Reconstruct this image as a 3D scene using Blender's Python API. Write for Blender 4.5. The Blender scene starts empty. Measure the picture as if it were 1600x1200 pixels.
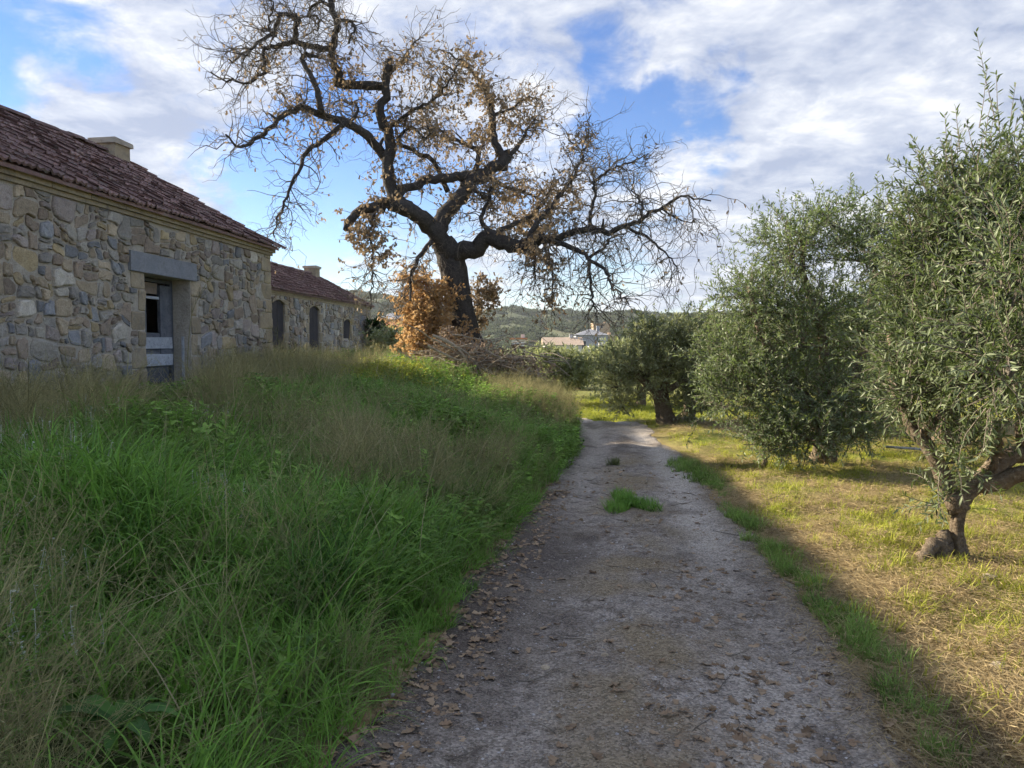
import bpy, math, random
import numpy as np
from mathutils import Vector, Matrix
R = math.radians
rng = np.random.default_rng(11)
random.seed(5)
scene = bpy.context.scene
COL = scene.collection

# ------------------------------------------------------------------ camera, sky, sun, exposure
F = 1200.0
CAM = np.array([0.0, 0.0, 1.6])
PITCH = math.atan(60 / F)
cd = bpy.data.cameras.new('camera'); cam = bpy.data.objects.new('camera', cd); COL.objects.link(cam)
cam.location = CAM; cam.rotation_euler = (math.pi / 2 - PITCH, 0, 0)
cd.sensor_width = 36; cd.lens = 36 * F / 1600; cd.clip_start = 0.05; cd.clip_end = 9000
scene.camera = cam
EXPOSURE = 1.54
SKY_STRENGTH = 0.085
SUN_STRENGTH = 5.0
SUN_EL = R(24.2)
SUN_DIR = np.array([-0.88, 0.475, 0]); SUN_DIR /= np.linalg.norm(SUN_DIR)
SUN_DIR = np.array([SUN_DIR[0] * math.cos(SUN_EL), SUN_DIR[1] * math.cos(SUN_EL), math.sin(SUN_EL)])
scene.view_settings.view_transform = 'Standard'; scene.view_settings.look = 'None'
scene.view_settings.gamma = 1; scene.view_settings.exposure = EXPOSURE
scene.view_settings.use_curve_mapping = False
scene.cycles.max_bounces = 6; scene.cycles.diffuse_bounces = 3; scene.cycles.glossy_bounces = 2
scene.cycles.transmission_bounces = 4; scene.cycles.transparent_max_bounces = 6; scene.cycles.volume_bounces = 0
scene.cycles.use_denoising = True; scene.cycles.denoiser = 'OPENIMAGEDENOISE'; scene.cycles.denoising_input_passes = 'RGB_ALBEDO_NORMAL'; scene.cycles.denoising_prefilter = 'ACCURATE'
scene.cycles.use_adaptive_sampling = True; scene.cycles.adaptive_threshold = .018; scene.cycles.adaptive_min_samples = 16
scene.cycles.caustics_reflective = False; scene.cycles.caustics_refractive = False

def ray(px, py):
    a, b = (px - 800) / F, -(py - 600) / F
    c, s = math.cos(PITCH), math.sin(PITCH)
    v = np.array([a, c + b * s, b * c - s])
    return v
def at(px, py, d):                                   # the point seen at a photo pixel, d metres ahead
    v = ray(px, py); return CAM + v * (d / v[1])

world = bpy.data.worlds.new('World'); scene.world = world; world.use_nodes = True
def build_world():
    nt = world.node_tree; N = nt.nodes; L = nt.links; N.clear()
    out = N.new('ShaderNodeOutputWorld'); bg = N.new('ShaderNodeBackground')
    sky = N.new('ShaderNodeTexSky'); sky.sky_type = 'NISHITA'; sky.sun_disc = False
    sky.sun_elevation = SUN_EL; sky.sun_rotation = math.atan2(SUN_DIR[0], SUN_DIR[1])
    sky.air_density = 1.0; sky.dust_density = 0.0; sky.ozone_density = 3.0
    tc = N.new('ShaderNodeTexCoord')
    def M(op, a, b=None, c=None):
        n = N.new('ShaderNodeMath'); n.operation = op
        for i, v in enumerate((a, b, c)):
            if v is None: continue
            if isinstance(v, (int, float)): n.inputs[i].default_value = v
            else: L.new(v, n.inputs[i])
        return n.outputs[0]
    sep = N.new('ShaderNodeSeparateXYZ'); L.new(tc.outputs['Generated'], sep.inputs[0])
    zz = M('ADD', M('MAXIMUM', sep.outputs[2], 0.0), 0.16)
    comb = N.new('ShaderNodeCombineXYZ')
    L.new(M('DIVIDE', sep.outputs[0], zz), comb.inputs[0]); L.new(M('DIVIDE', sep.outputs[1], zz), comb.inputs[1])
    def noise(scale, detail, rough, off, dist=0.0):
        mp = N.new('ShaderNodeMapping'); mp.inputs['Location'].default_value = off
        L.new(comb.outputs[0], mp.inputs[0])
        n = N.new('ShaderNodeTexNoise'); n.inputs['Scale'].default_value = scale
        n.inputs['Detail'].default_value = detail; n.inputs['Roughness'].default_value = rough
        n.inputs['Distortion'].default_value = dist
        L.new(mp.outputs[0], n.inputs['Vector']); return n.outputs['Fac']
    n1 = noise(1.25, 9, 0.58, (3.1, 0.4, 2.0), 0.25); n2 = noise(5.0, 8, 0.66, (1.3, 7.7, 0), .3); n3 = noise(2.1, 8, 0.6, (9.1, 2.2, 4), .2)
    # where the cloud deck has holes: direction, angular half width, depth
    gaps = [((50, 95), 5.5, .6), ((10, 150), 3, .3), ((440, 300), 5, .5), ((510, 265), 5, .5), ((570, 290), 4.5, .4), ((1080, 192), 3.6, .5), ((1010, 190), 3.2, .42), ((965, 100), 2.6, .4),
            ((1165, 168), 2.6, .4), ((925, 215), 3.0, .38), ((290, 190), 2.6, .3), ((420, 330), 4, .3), ((650, 330), 4, .25), ((780, 130), 3, .22), ((330, 60), 3, .2), ((1420, 60), 4, .2), ((1300, 190), 3, .2), ((180, 30), 3, .25), ((560, 430), 4, .15), ((940, 430), 3, .15), ((700, 250), 4, .2)]
    fills = [((150, 330), 7, .3), ((130, 60), 6, .2), ((300, 60), 7, .2), ((1230, 260), 6, .4), ((1400, 140), 11, .4), ((750, 50), 8, .25), ((1050, 60), 4, .3), ((1350, 400), 10, .25), ((190, 160), 6, .3), ((330, 330), 4, .3), ((20, 200), 5, .25), ((1500, 60), 10, .25)]
    dens = M('ADD', M('ADD', M('MULTIPLY', n1, 1.9), M('MULTIPLY', n2, 1.15)), -.87)
    nrm = N.new('ShaderNodeVectorMath'); nrm.operation = 'NORMALIZE'; L.new(tc.outputs['Generated'], nrm.inputs[0])
    wn = N.new('ShaderNodeTexNoise'); wn.inputs['Scale'].default_value = 7; wn.inputs['Detail'].default_value = 6; wn.inputs['Roughness'].default_value = .6; L.new(nrm.outputs[0], wn.inputs['Vector'])
    wo = N.new('ShaderNodeVectorMath'); wo.operation = 'SUBTRACT'; L.new(wn.outputs['Color'], wo.inputs[0]); wo.inputs[1].default_value = (.5, .5, .5)
    ws = N.new('ShaderNodeVectorMath'); ws.operation = 'SCALE'; L.new(wo.outputs[0], ws.inputs[0]); ws.inputs['Scale'].default_value = .26
    wa = N.new('ShaderNodeVectorMath'); wa.operation = 'ADD'; L.new(nrm.outputs[0], wa.inputs[0]); L.new(ws.outputs[0], wa.inputs[1])
    wd = N.new('ShaderNodeVectorMath'); wd.operation = 'NORMALIZE'; L.new(wa.outputs[0], wd.inputs[0])
    for lst, sg in ((gaps, -1), (fills, 1)):
        for (px, py), w, amt in lst:
            v = ray(px, py); v = v / np.linalg.norm(v)
            d = N.new('ShaderNodeVectorMath'); d.operation = 'DOT_PRODUCT'
            L.new(wd.outputs[0], d.inputs[0]); d.inputs[1].default_value = tuple(v)
            mr = N.new('ShaderNodeMapRange'); mr.interpolation_type = 'SMOOTHSTEP'
            mr.inputs['From Min'].default_value = math.cos(R(w * 1.5)); mr.inputs['From Max'].default_value = math.cos(R(w * .15))
            mr.inputs['To Min'].default_value = 0; mr.inputs['To Max'].default_value = amt * sg
            L.new(d.outputs['Value'], mr.inputs['Value']); dens = M('ADD', dens, mr.outputs[0])
    mask = N.new('ShaderNodeMapRange'); mask.interpolation_type = 'SMOOTHSTEP'
    mask.inputs['From Min'].default_value = .22; mask.inputs['From Max'].default_value = .92
    L.new(dens, mask.inputs['Value'])
    ramp = N.new('ShaderNodeValToRGB'); e = ramp.color_ramp.elements
    e[0].position = .40; e[0].color = (.33, .385, .52, 1); e[1].position = .68; e[1].color = (.86, .86, .87, 1)
    m = e.new(.53); m.color = (.54, .58, .67, 1)
    L.new(M('ADD', M('MULTIPLY', n3, .66), M('ADD', M('MULTIPLY', n2, .62), -.14)), ramp.inputs[0])
    cl = N.new('ShaderNodeMix'); cl.data_type = 'RGBA'
    cs = N.new('ShaderNodeVectorMath'); cs.operation = 'SCALE'; L.new(ramp.outputs[0], cs.inputs[0]); cs.inputs['Scale'].default_value = CLOUD
    sat = N.new('ShaderNodeHueSaturation'); sat.inputs['Hue'].default_value = .515; sat.inputs['Saturation'].default_value = 1.25; sat.inputs['Value'].default_value = .74; L.new(sky.outputs[0], sat.inputs['Color'])
    L.new(M('MULTIPLY', mask.outputs[0], .96), cl.inputs['Factor']); L.new(sat.outputs[0], cl.inputs[6]); L.new(cs.outputs[0], cl.inputs[7])
    L.new(cl.outputs[2], bg.inputs[0]); bg.inputs[1].default_value = SKY_STRENGTH
    L.new(bg.outputs[0], out.inputs[0])
CLOUD = 5.55
build_world()
world.cycles.sampling_method = 'MANUAL'; world.cycles.sample_map_resolution = 512
sd = bpy.data.lights.new('sun', 'SUN'); sun = bpy.data.objects.new('sun', sd); COL.objects.link(sun)
sd.energy = SUN_STRENGTH; sd.angle = R(0.53); sd.color = (1.0, 0.86, 0.66)
sun.rotation_euler = Vector(SUN_DIR).to_track_quat('Z', 'Y').to_euler()

# ------------------------------------------------------------------ helpers
def ss(a, b, x):
    t = np.clip((np.asarray(x, float) - a) / (b - a), 0, 1); return t * t * (3 - 2 * t)
def _hash(ix, iy, s):
    n = (ix * 374761393 + iy * 668265263 + s * 974711) & 0x7fffffff
    n = ((n ^ (n >> 13)) * 1274126177) & 0x7fffffff
    return ((n ^ (n >> 16)) & 0xffff) / 65535.0
def vn(x, y, s=0):                                   # value noise, 0..1
    x = np.asarray(x, float); y = np.asarray(y, float)
    ix = np.floor(x).astype(np.int64); iy = np.floor(y).astype(np.int64)
    fx = x - ix; fy = y - iy; fx = fx * fx * (3 - 2 * fx); fy = fy * fy * (3 - 2 * fy)
    return ((_hash(ix, iy, s) * (1 - fx) + _hash(ix + 1, iy, s) * fx) * (1 - fy)
            + (_hash(ix, iy + 1, s) * (1 - fx) + _hash(ix + 1, iy + 1, s) * fx) * fy)
def fbm(x, y, s=0, o=4):
    t = 0; a = .5
    for i in range(o): t = t + a * vn(np.asarray(x) * 2 ** i, np.asarray(y) * 2 ** i, s + i * 17); a *= .5
    return t / (1 - .5 ** o)

def mesh_np(name, V, faces, mats, mi=None, attrs=None, smooth=False, ob=True, parent=None):
    """faces: list of int arrays, one array (m,k) per polygon size"""
    V = np.asarray(V, np.float32)
    if not isinstance(faces, list): faces = [faces]
    faces = [np.asarray(f, np.int32) for f in faces if len(f)]
    me = bpy.data.meshes.new(name)
    me.vertices.add(len(V)); me.vertices.foreach_set('co', V.ravel())
    loops = np.concatenate([f.ravel() for f in faces]); tot = np.concatenate([np.full(len(f), f.shape[1], np.int32) for f in faces])
    me.loops.add(len(loops)); me.loops.foreach_set('vertex_index', loops)
    st = np.concatenate([[0], np.cumsum(tot)[:-1]]).astype(np.int32)
    me.polygons.add(len(tot)); me.polygons.foreach_set('loop_start', st); me.polygons.foreach_set('loop_total', tot)
    for m in (mats if isinstance(mats, (list, tuple)) else [mats]): me.materials.append(m)
    if mi is not None: me.polygons.foreach_set('material_index', np.asarray(mi, np.int32))
    me.polygons.foreach_set('use_smooth', np.full(len(tot), smooth))
    for k, a in (attrs or {}).items():
        at_ = me.attributes.new(k, 'FLOAT', 'POINT'); at_.data.foreach_set('value', np.asarray(a, np.float32))
    me.update(calc_edges=True); me.validate()
    if not ob: return me
    o = bpy.data.objects.new(name, me); COL.objects.link(o)
    if parent is not None: o.parent = parent
    return o
def tag(o, label=None, cat=None, group=None, kind=None):
    if label: o['label'] = label
    if cat: o['category'] = cat
    if group: o['group'] = group
    if kind: o['kind'] = kind
    return o
def empty(name, loc, label, cat, group=None, rz=0):
    o = bpy.data.objects.new(name, None); COL.objects.link(o); o.location = loc; o.rotation_euler = (0, 0, rz)
    o.empty_display_size = .2
    return tag(o, label, cat, group)
class MB:                                            # collects vertices and faces for one mesh
    def __init__(s): s.v = []; s.f = {}; s.m = {}; s.n = 0
    def add(s, V, Fs, m=0):
        V = np.asarray(V, float); Fs = np.asarray(Fs, int)
        k = Fs.shape[1]; s.v.append(V); s.f.setdefault(k, []).append(Fs + s.n); s.m.setdefault(k, []).append(np.full(len(Fs), m)); s.n += len(V)
    def more(s, Fs, m=0): s.f.setdefault(Fs.shape[1], []).append(Fs + s.n); s.m.setdefault(Fs.shape[1], []).append(np.full(len(Fs), m))
    def box(s, a, b, m=0, jit=0):
        a = np.asarray(a, float); b = np.asarray(b, float)
        V = np.array([[x, y, z] for x in (a[0], b[0]) for y in (a[1], b[1]) for z in (a[2], b[2])])
        if jit: V = V + rng.uniform(-jit, jit, V.shape)
        s.add(V, [[0, 1, 3, 2], [4, 6, 7, 5], [0, 4, 5, 1], [2, 3, 7, 6], [0, 2, 6, 4], [1, 5, 7, 3]], m)
    def tube(s, pts, rad, n=8, m=0, lump=0.0, cap=True, ridge=0.0):
        P = np.asarray(pts, float); r = np.broadcast_to(np.asarray(rad, float), (len(P),))
        T = np.gradient(P, axis=0); T /= np.linalg.norm(T, axis=1)[:, None] + 1e-9
        u = np.cross(T[0], [0.3, 0.2, 1.0]); 
        if np.linalg.norm(u) < .1: u = np.cross(T[0], [1., 0, 0])
        u /= np.linalg.norm(u); V = []
        an = np.arange(n) * 2 * math.pi / n
        for i in range(len(P)):
            u = u - T[i] * np.dot(u, T[i]); u /= np.linalg.norm(u) + 1e-9; w = np.cross(T[i], u)
            rr = r[i] * (1 + (rng.uniform(-lump, lump, n) if lump else 0) + (ridge * (np.sin(an * 5 + i * .25) + .7 * np.sin(an * 9 - i * .35 + 1) + .6 * np.sin(an * 3 + i * .5)) if ridge else 0))
            V.append(P[i] + (np.cos(an) * rr)[:, None] * u + (np.sin(an) * rr)[:, None] * w)
        V = np.concatenate(V); i = np.arange(len(P) - 1)[:, None] * n; j = np.arange(n)[None]; k = (j + 1) % n
        Fq = np.stack([i + j, i + k, i + n + k, i + n + j], -1).reshape(-1, 4)
        s.add(V, Fq, m)
        if cap and n > 3:
            c = MB; base = s.n - len(V)
            s.f.setdefault(n, []).append(np.array([np.arange(n)[::-1] + base, np.arange(n) + base + (len(P) - 1) * n]))
            s.m.setdefault(n, []).append(np.full(2, m))
    def build(s, name, mats, parent=None, smooth=False, ob=True):
        ks = sorted(s.f); V = np.concatenate(s.v)
        return mesh_np(name, V, [np.concatenate(s.f[k]) for k in ks], mats, np.concatenate([np.concatenate(s.m[k]) for k in ks]), None, smooth, ob, parent)
def smooth_path(pts, n):                              # Catmull-Rom through the points
    P = np.asarray(pts, float)
    if len(P) < 3: 
        t = np.linspace(0, 1, n)[:, None]; return P[0] * (1 - t) + P[-1] * t
    Q = np.vstack([2 * P[0] - P[1], P, 2 * P[-1] - P[-2]]); t = np.linspace(0, len(P) - 1 - 1e-6, n); i = t.astype(int); f = (t - i)[:, None]
    a, b, c, d = Q[i], Q[i + 1], Q[i + 2], Q[i + 3]
    return .5 * (2 * b + (c - a) * f + (2 * a - 5 * b + 4 * c - d) * f ** 2 + (3 * b - a - 3 * c + d) * f ** 3)
def unit(v): return v / (np.linalg.norm(v, axis=-1, keepdims=True) + 1e-9)

# ------------------------------------------------------------------ materials
def newmat(name):
    m = bpy.data.materials.new(name); m.use_nodes = True; nt = m.node_tree; nt.nodes.clear()
    return m, nt.nodes, nt.links
def mixc(N, L, f, a, b, blend='MIX'):
    n = N.new('ShaderNodeMix'); n.data_type = 'RGBA'; n.blend_type = blend
    for v, i in ((f, 0), (a, 6), (b, 7)):
        if isinstance(v, (int, float)): n.inputs[i].default_value = v
        elif isinstance(v, (tuple, list)): n.inputs[i].default_value = (*v, 1) if len(v) == 3 else v
        else: L.new(v, n.inputs[i])
    return n.outputs[2]
def nz(N, L, scale, detail=4, rough=.55, co=None, kind='noise'):
    n = N.new('ShaderNodeTexNoise' if kind == 'noise' else 'ShaderNodeTexVoronoi'); n.inputs['Scale'].default_value = scale
    if kind == 'noise': n.inputs['Detail'].default_value = detail; n.inputs['Roughness'].default_value = rough
    if co is not None: L.new(co, n.inputs['Vector'])
    return n.outputs['Fac' if kind == 'noise' else 'Distance']
def mr(N, L, v, a, b, c=0, d=1):
    n = N.new('ShaderNodeMapRange'); L.new(v, n.inputs[0])
    for i, x in enumerate((a, b, c, d)): n.inputs[i + 1].default_value = x
    return n.outputs[0]
def coords(N, L, rnd=True):                           # world position, shifted per object so that alike pieces differ
    g = N.new('ShaderNodeNewGeometry'); return g.outputs['Position']
def mat_rough(name, cols, scale=6, rough=.9, bump=.4, bscale=30, var=.25, fine=60):
    m, N, L = newmat(name); out = N.new('ShaderNodeOutputMaterial'); b = N.new('ShaderNodeBsdfPrincipled'); p = coords(N, L)
    oi = N.new('ShaderNodeObjectInfo')
    f = mr(N, L, nz(N, L, scale, 6, .6, p), .3, .7)
    c = mixc(N, L, f, cols[0], cols[1])
    if len(cols) > 2: c = mixc(N, L, mr(N, L, nz(N, L, scale * 2.7, 5, .65, p), .52, .72), c, cols[2])
    sp = mr(N, L, nz(N, L, fine, 3, .7, p), .25, .75, .72, 1.28)
    v = N.new('ShaderNodeMath'); v.operation = 'MULTIPLY'; L.new(sp, v.inputs[0]); L.new(mr(N, L, oi.outputs['Random'], 0, 1, 1 - var, 1 + var), v.inputs[1])
    vm = N.new('ShaderNodeVectorMath'); vm.operation = 'SCALE'; L.new(c, vm.inputs[0]); L.new(v.outputs[0], vm.inputs['Scale'])
    L.new(vm.outputs[0], b.inputs['Base Color']); b.inputs['Roughness'].default_value = rough
    b.inputs['Specular IOR Level'].default_value = .25
    if bump:
        bp = N.new('ShaderNodeBump'); bp.inputs['Strength'].default_value = bump; bp.inputs['Distance'].default_value = .02
        L.new(nz(N, L, bscale, 6, .65, p), bp.inputs['Height']); L.new(bp.outputs[0], b.inputs['Normal'])
    L.new(b.outputs[0], out.inputs[0]); return m
def mat_leaf(name, cols, back=None, transl=.35, rough=.55, spec=.2, noise_scale=1.5, objrand=True):
    """leaves and blades: colour varies by clump (noise) and leaf (attribute rnd / instance random)"""
    m, N, L = newmat(name); out = N.new('ShaderNodeOutputMaterial'); b = N.new('ShaderNodeBsdfPrincipled'); p = coords(N, L)
    a = N.new('ShaderNodeAttribute'); a.attribute_name = 'rnd'
    oi = N.new('ShaderNodeObjectInfo')
    n = mr(N, L, nz(N, L, noise_scale, 3, .6, p), .3, .7)
    k = N.new('ShaderNodeMath'); k.operation = 'ADD'; L.new(n, k.inputs[0]); L.new(a.outputs['Fac'], k.inputs[1])
    k2 = N.new('ShaderNodeMath'); k2.operation = 'MULTIPLY'; L.new(k.outputs[0], k2.inputs[0]); k2.inputs[1].default_value = .5
    rmp = N.new('ShaderNodeValToRGB'); L.new(k2.outputs[0], rmp.inputs[0]); e = rmp.color_ramp.elements
    for i, c in enumerate(cols):
        x = e[i] if i < 2 else e.new(.5)
        x.position = .15 + .7 * i / (len(cols) - 1); x.color = (*c, 1)
    c = rmp.outputs[0]
    if objrand:
        vm = N.new('ShaderNodeVectorMath'); vm.operation = 'SCALE'; L.new(c, vm.inputs[0]); L.new(mr(N, L, oi.outputs['Random'], 0, 1, .7, 1.3), vm.inputs['Scale']); c = vm.outputs[0]
    if back:
        g = N.new('ShaderNodeNewGeometry'); c = mixc(N, L, g.outputs['Backfacing'], c, back)
    L.new(c, b.inputs['Base Color']); b.inputs['Roughness'].default_value = rough; b.inputs['Specular IOR Level'].default_value = spec
    t = N.new('ShaderNodeBsdfTranslucent'); L.new(c, t.inputs[0]); mx = N.new('ShaderNodeMixShader'); mx.inputs[0].default_value = transl
    L.new(b.outputs[0], mx.inputs[1]); L.new(t.outputs[0], mx.inputs[2]); L.new(mx.outputs[0], out.inputs[0]); return m

M = {}
M['bark_oak'] = mat_rough('oak_bark', [(.035, .032, .031), (.075, .069, .063), (.12, .112, .095)], 9, .95, .9, 38, .1)
M['bark_olive'] = mat_rough('olive_bark', [(.10, .075, .05), (.20, .16, .115), (.28, .24, .18)], 12, .95, .9, 40, .1)
M['twig'] = mat_rough('twig_bark', [(.10, .088, .075), (.19, .165, .13)], 8, .9, 0, 30, .1)
M['twig_dead'] = mat_rough('dead_wood', [(.29, .24, .185), (.46, .40, .32)], 8, .9, .3, 60, .15)
M['oak_leaf'] = mat_leaf('brown_oak_leaf', [(.13, .095, .06), (.32, .245, .15), (.21, .145, .08)], None, .4, .6, .15, 1.2)
M['oak_leaf_rust'] = mat_leaf('rust_oak_leaf', [(.23, .13, .055), (.52, .355, .175), (.40, .24, .10)], None, .5, .6, .15, 2.2)
M['olive_leaf'] = mat_leaf('olive_leaf', [(.075, .115, .042), (.20, .275, .085), (.13, .19, .06)], (.22, .27, .15), .40, .45, .32, 1.6)
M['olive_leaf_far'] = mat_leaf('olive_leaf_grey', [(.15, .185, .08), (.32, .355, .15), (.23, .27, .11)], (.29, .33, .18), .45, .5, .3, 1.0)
M['shrub_leaf'] = mat_leaf('shrub_leaf', [(.03, .065, .022), (.07, .13, .035), (.05, .095, .03)], None, .3, .5, .25, 1.0)
M['grass'] = mat_leaf('lush_grass', [(.075, .18, .034), (.22, .40, .07), (.135, .28, .048)], None, .4, .5, .25, 1.1)
M['grass_short'] = mat_leaf('short_grass', [(.11, .20, .04), (.28, .42, .10), (.19, .31, .065)], None, .4, .5, .2, 2.5)
M['grass_dry'] = mat_leaf('dry_grass', [(.20, .19, .09), (.40, .37, .19), (.28, .275, .13)], None, .35, .7, .1, .9)
M['grass_olive'] = mat_leaf('half_dry_grass', [(.11, .16, .055), (.26, .29, .13), (.17, .22, .08)], None, .4, .6, .15, 1.1)
M['grass_yellow'] = mat_leaf('yellow_green_grass', [(.18, .24, .035), (.42, .43, .07), (.30, .36, .05)], None, .45, .55, .15, 1.5)
M['herb'] = mat_leaf('herb_leaf', [(.09, .18, .038), (.26, .42, .08), (.16, .29, .052)], None, .35, .5, .25, 1.4)
M['dock'] = mat_leaf('dock_leaf', [(.04, .11, .03), (.10, .21, .045), (.065, .155, .035)], None, .35, .5, .2, 6)
M['straw_pale'] = mat_leaf('pale_stalk', [(.34, .30, .17), (.55, .49, .30), (.44, .39, .23)], None, .3, .7, .1, 1)
M['petal'] = mat_leaf('small_white_flower', [(.30, .36, .26), (.62, .64, .58), (.45, .50, .40)], None, .3, .6, .1, 3)
M['straw'] = mat_leaf('straw', [(.17, .125, .07), (.46, .37, .205), (.31, .235, .125)], None, .2, .7, .1, 1.2)
M['litter'] = mat_leaf('leaf_litter', [(.13, .085, .05), (.36, .27, .18), (.24, .165, .105)], None, .15, .7, .15, 3)
M['pebble'] = mat_rough('pebble', [(.25, .235, .225), (.40, .385, .37)], 20, .9, 0, 30, .45)
M['scrub'] = mat_leaf('scrub_leaf', [(.033, .055, .025), (.10, .125, .05), (.06, .085, .036)], None, .2, .7, .1, .02)
M['mortar'] = mat_rough('lime_mortar', [(.37, .34, .285), (.49, .45, .38), (.28, .255, .215)], 3.5, .95, .8, 24, .0)
M['ashlar'] = mat_rough('dressed_stone', [(.30, .25, .175), (.40, .345, .25), (.22, .20, .165)], 3.0, .95, .6, 26, .15)
stone_cols = {'grey_stone': [(.27, .255, .23), (.39, .37, .33), (.20, .19, .175)], 'blue_grey_stone': [(.20, .21, .225), (.29, .30, .31), (.32, .32, .31)],
              'tan_stone': [(.36, .30, .215), (.48, .405, .295), (.28, .235, .17)], 'brown_stone': [(.26, .21, .165), (.37, .31, .245), (.19, .16, .13)],
              'pale_stone': [(.42, .39, .33), (.55, .52, .45), (.33, .30, .255)], 'ochre_stone': [(.40, .32, .19), (.50, .42, .27), (.32, .255, .16)],
              'mauve_stone': [(.29, .25, .23), (.39, .345, .315), (.225, .195, .18)]}
STONES = [mat_rough(k, v, 7, .92, .75, 34, .28) for k, v in stone_cols.items()]
STONE_W = np.array([.28, .10, .19, .17, .12, .04, .10]); STONE_W = STONE_W / STONE_W.sum()
M['lintel'] = mat_rough('concrete_lintel', [(.215, .23, .255), (.27, .285, .31), (.19, .2, .22)], 4, .85, .25, 60, 0)
M['tile'] = mat_rough('clay_roof_tile', [(.15, .098, .094), (.245, .16, .142), (.215, .195, .17)], 4, .85, .35, 50, .28)
M['tile_new'] = mat_rough('orange_roof_tile', [(.42, .18, .09), (.5, .24, .12)], .8, .85, 0)
M['tile_beige'] = mat_rough('beige_roof_tile', [(.42, .33, .25), (.5, .4, .31)], .8, .85, 0)
M['wood_grey'] = mat_rough('weathered_wood', [(.085, .095, .115), (.15, .16, .18), (.06, .065, .08)], 6, .85, .5, 50, .15)
M['wood_pale'] = mat_rough('bleached_board', [(.37, .41, .46), (.52, .55, .59), (.25, .27, .31)], 7, .8, .4, 50, .1)
M['wood_beam'] = mat_rough('brown_beam', [(.25, .19, .15), (.36, .30, .25)], 6, .9, .4, 50, .1)
M['shutter'] = mat_rough('dark_wood', [(.035, .033, .04), (.06, .055, .06)], 3, .8, .3, 40, .2)
M['plaster'] = mat_rough('white_plaster', [(.66, .65, .62), (.76, .75, .72)], .6, .9, 0)
M['plaster_grey'] = mat_rough('grey_plaster', [(.36, .38, .42), (.46, .48, .52)], .6, .9, 0)
M['plaster_peach'] = mat_rough('peach_plaster', [(.52, .38, .26), (.6, .45, .31)], .6, .9, 0)
M['slate'] = mat_rough('grey_roof', [(.24, .255, .285), (.31, .325, .355)], .8, .8, 0)
M['dark'] = mat_rough('dark_pane', [(.02, .022, .026), (.03, .032, .036)], 2, .3, 0)

# ------------------------------------------------------------------ the lie of the land
LE = np.array([(-20, -2.9), (0, -1.08), (2.95, -.66), (4.17, -.42), (6.19, -.04), (9.6, .62), (12, 1.02), (15.4, 1.24), (17, 1.22), (19.5, .9), (22, .2), (24.5, -1.5), (28, -6), (60, -9)])
RE = np.array([(-20, .1), (0, 1.56), (2.95, 1.66), (4.17, 1.80), (7.4, 2.16), (9.6, 2.34), (12, 2.5), (15.4, 2.62), (17, 2.6), (19.5, 2.5), (22, 2.1), (25, .8), (29, -3), (60, -7)])
def xl(y): return np.interp(y, LE[:, 0], LE[:, 1])
def xr(y): return np.interp(y, RE[:, 0], RE[:, 1])
def xb(y): return np.interp(y, [-20, 0, 2.95, 4.17, 6.19, 9.6, 12, 15.4, 18, 22, 30, 60], [-2.9, -1.08, -.66, -.42, -.04, .62, 1.02, 1.24, 1.0, .2, -2, -4])
def gz0(x, y):
    x = np.asarray(x, float); y = np.asarray(y, float); s = xb(y) - x
    zr = -.5 * ss(15.6, 21, y) - .6 * ss(22, 60, y) - 1.6 * ss(60, 160, y)
    bank = .60 * ss(-.05, 4.2, s) + .08 * ss(0, .5, s) + (.24 * ss(11.5, 19, y) + .5 * ss(15.6, 21, y)) * ss(0, 2.6, s) + .4 * ss(22, 40, y) * ss(0, 4, s)
    z = zr + bank * (1 - ss(45, 110, y))
    far = ss(25, 120, np.hypot(x, y))
    z = z + far * (fbm(x / 60, y / 60, 3) - .5) * 3.0 - far * .6
    return z
def gz(x, y):
    x = np.asarray(x, float); y = np.asarray(y, float); z = gz0(x, y)
    near = 1 - ss(20, 40, np.hypot(x, y)); right = ss(0, .5, x - xr(y)); left = ss(0, .6, xb(y) - x)
    z = z + near * (right * ((fbm(x * .9, y * .9, 5) - .5) * .2 + (fbm(x * 4, y * 4, 9, 4) - .5) * .10 + .03) + left * ((fbm(x * .85, y * .85, 8) - .5) * .56 - .05 * np.exp(-(((x + 1.25) / .4) ** 2 + ((y - 2.75) / .35) ** 2))))
    ontrack = ss(0, .25, x - xl(y)) * ss(0, .25, xr(y) - x) * (1 - ss(25, 30, y))
    w = np.clip(xr(y) - xl(y), .5, 9); t = (x - xl(y)) / w
    rut = -.03 * np.exp(-((t - .25) / .13) ** 2) - .025 * np.exp(-((t - .8) / .13) ** 2) + .006 * np.exp(-((t - .53) / .14) ** 2)
    z = z + ontrack * (rut * near + (fbm(x * 1.5, y * 1.5, 21) - .5) * .018)
    return z

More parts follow.
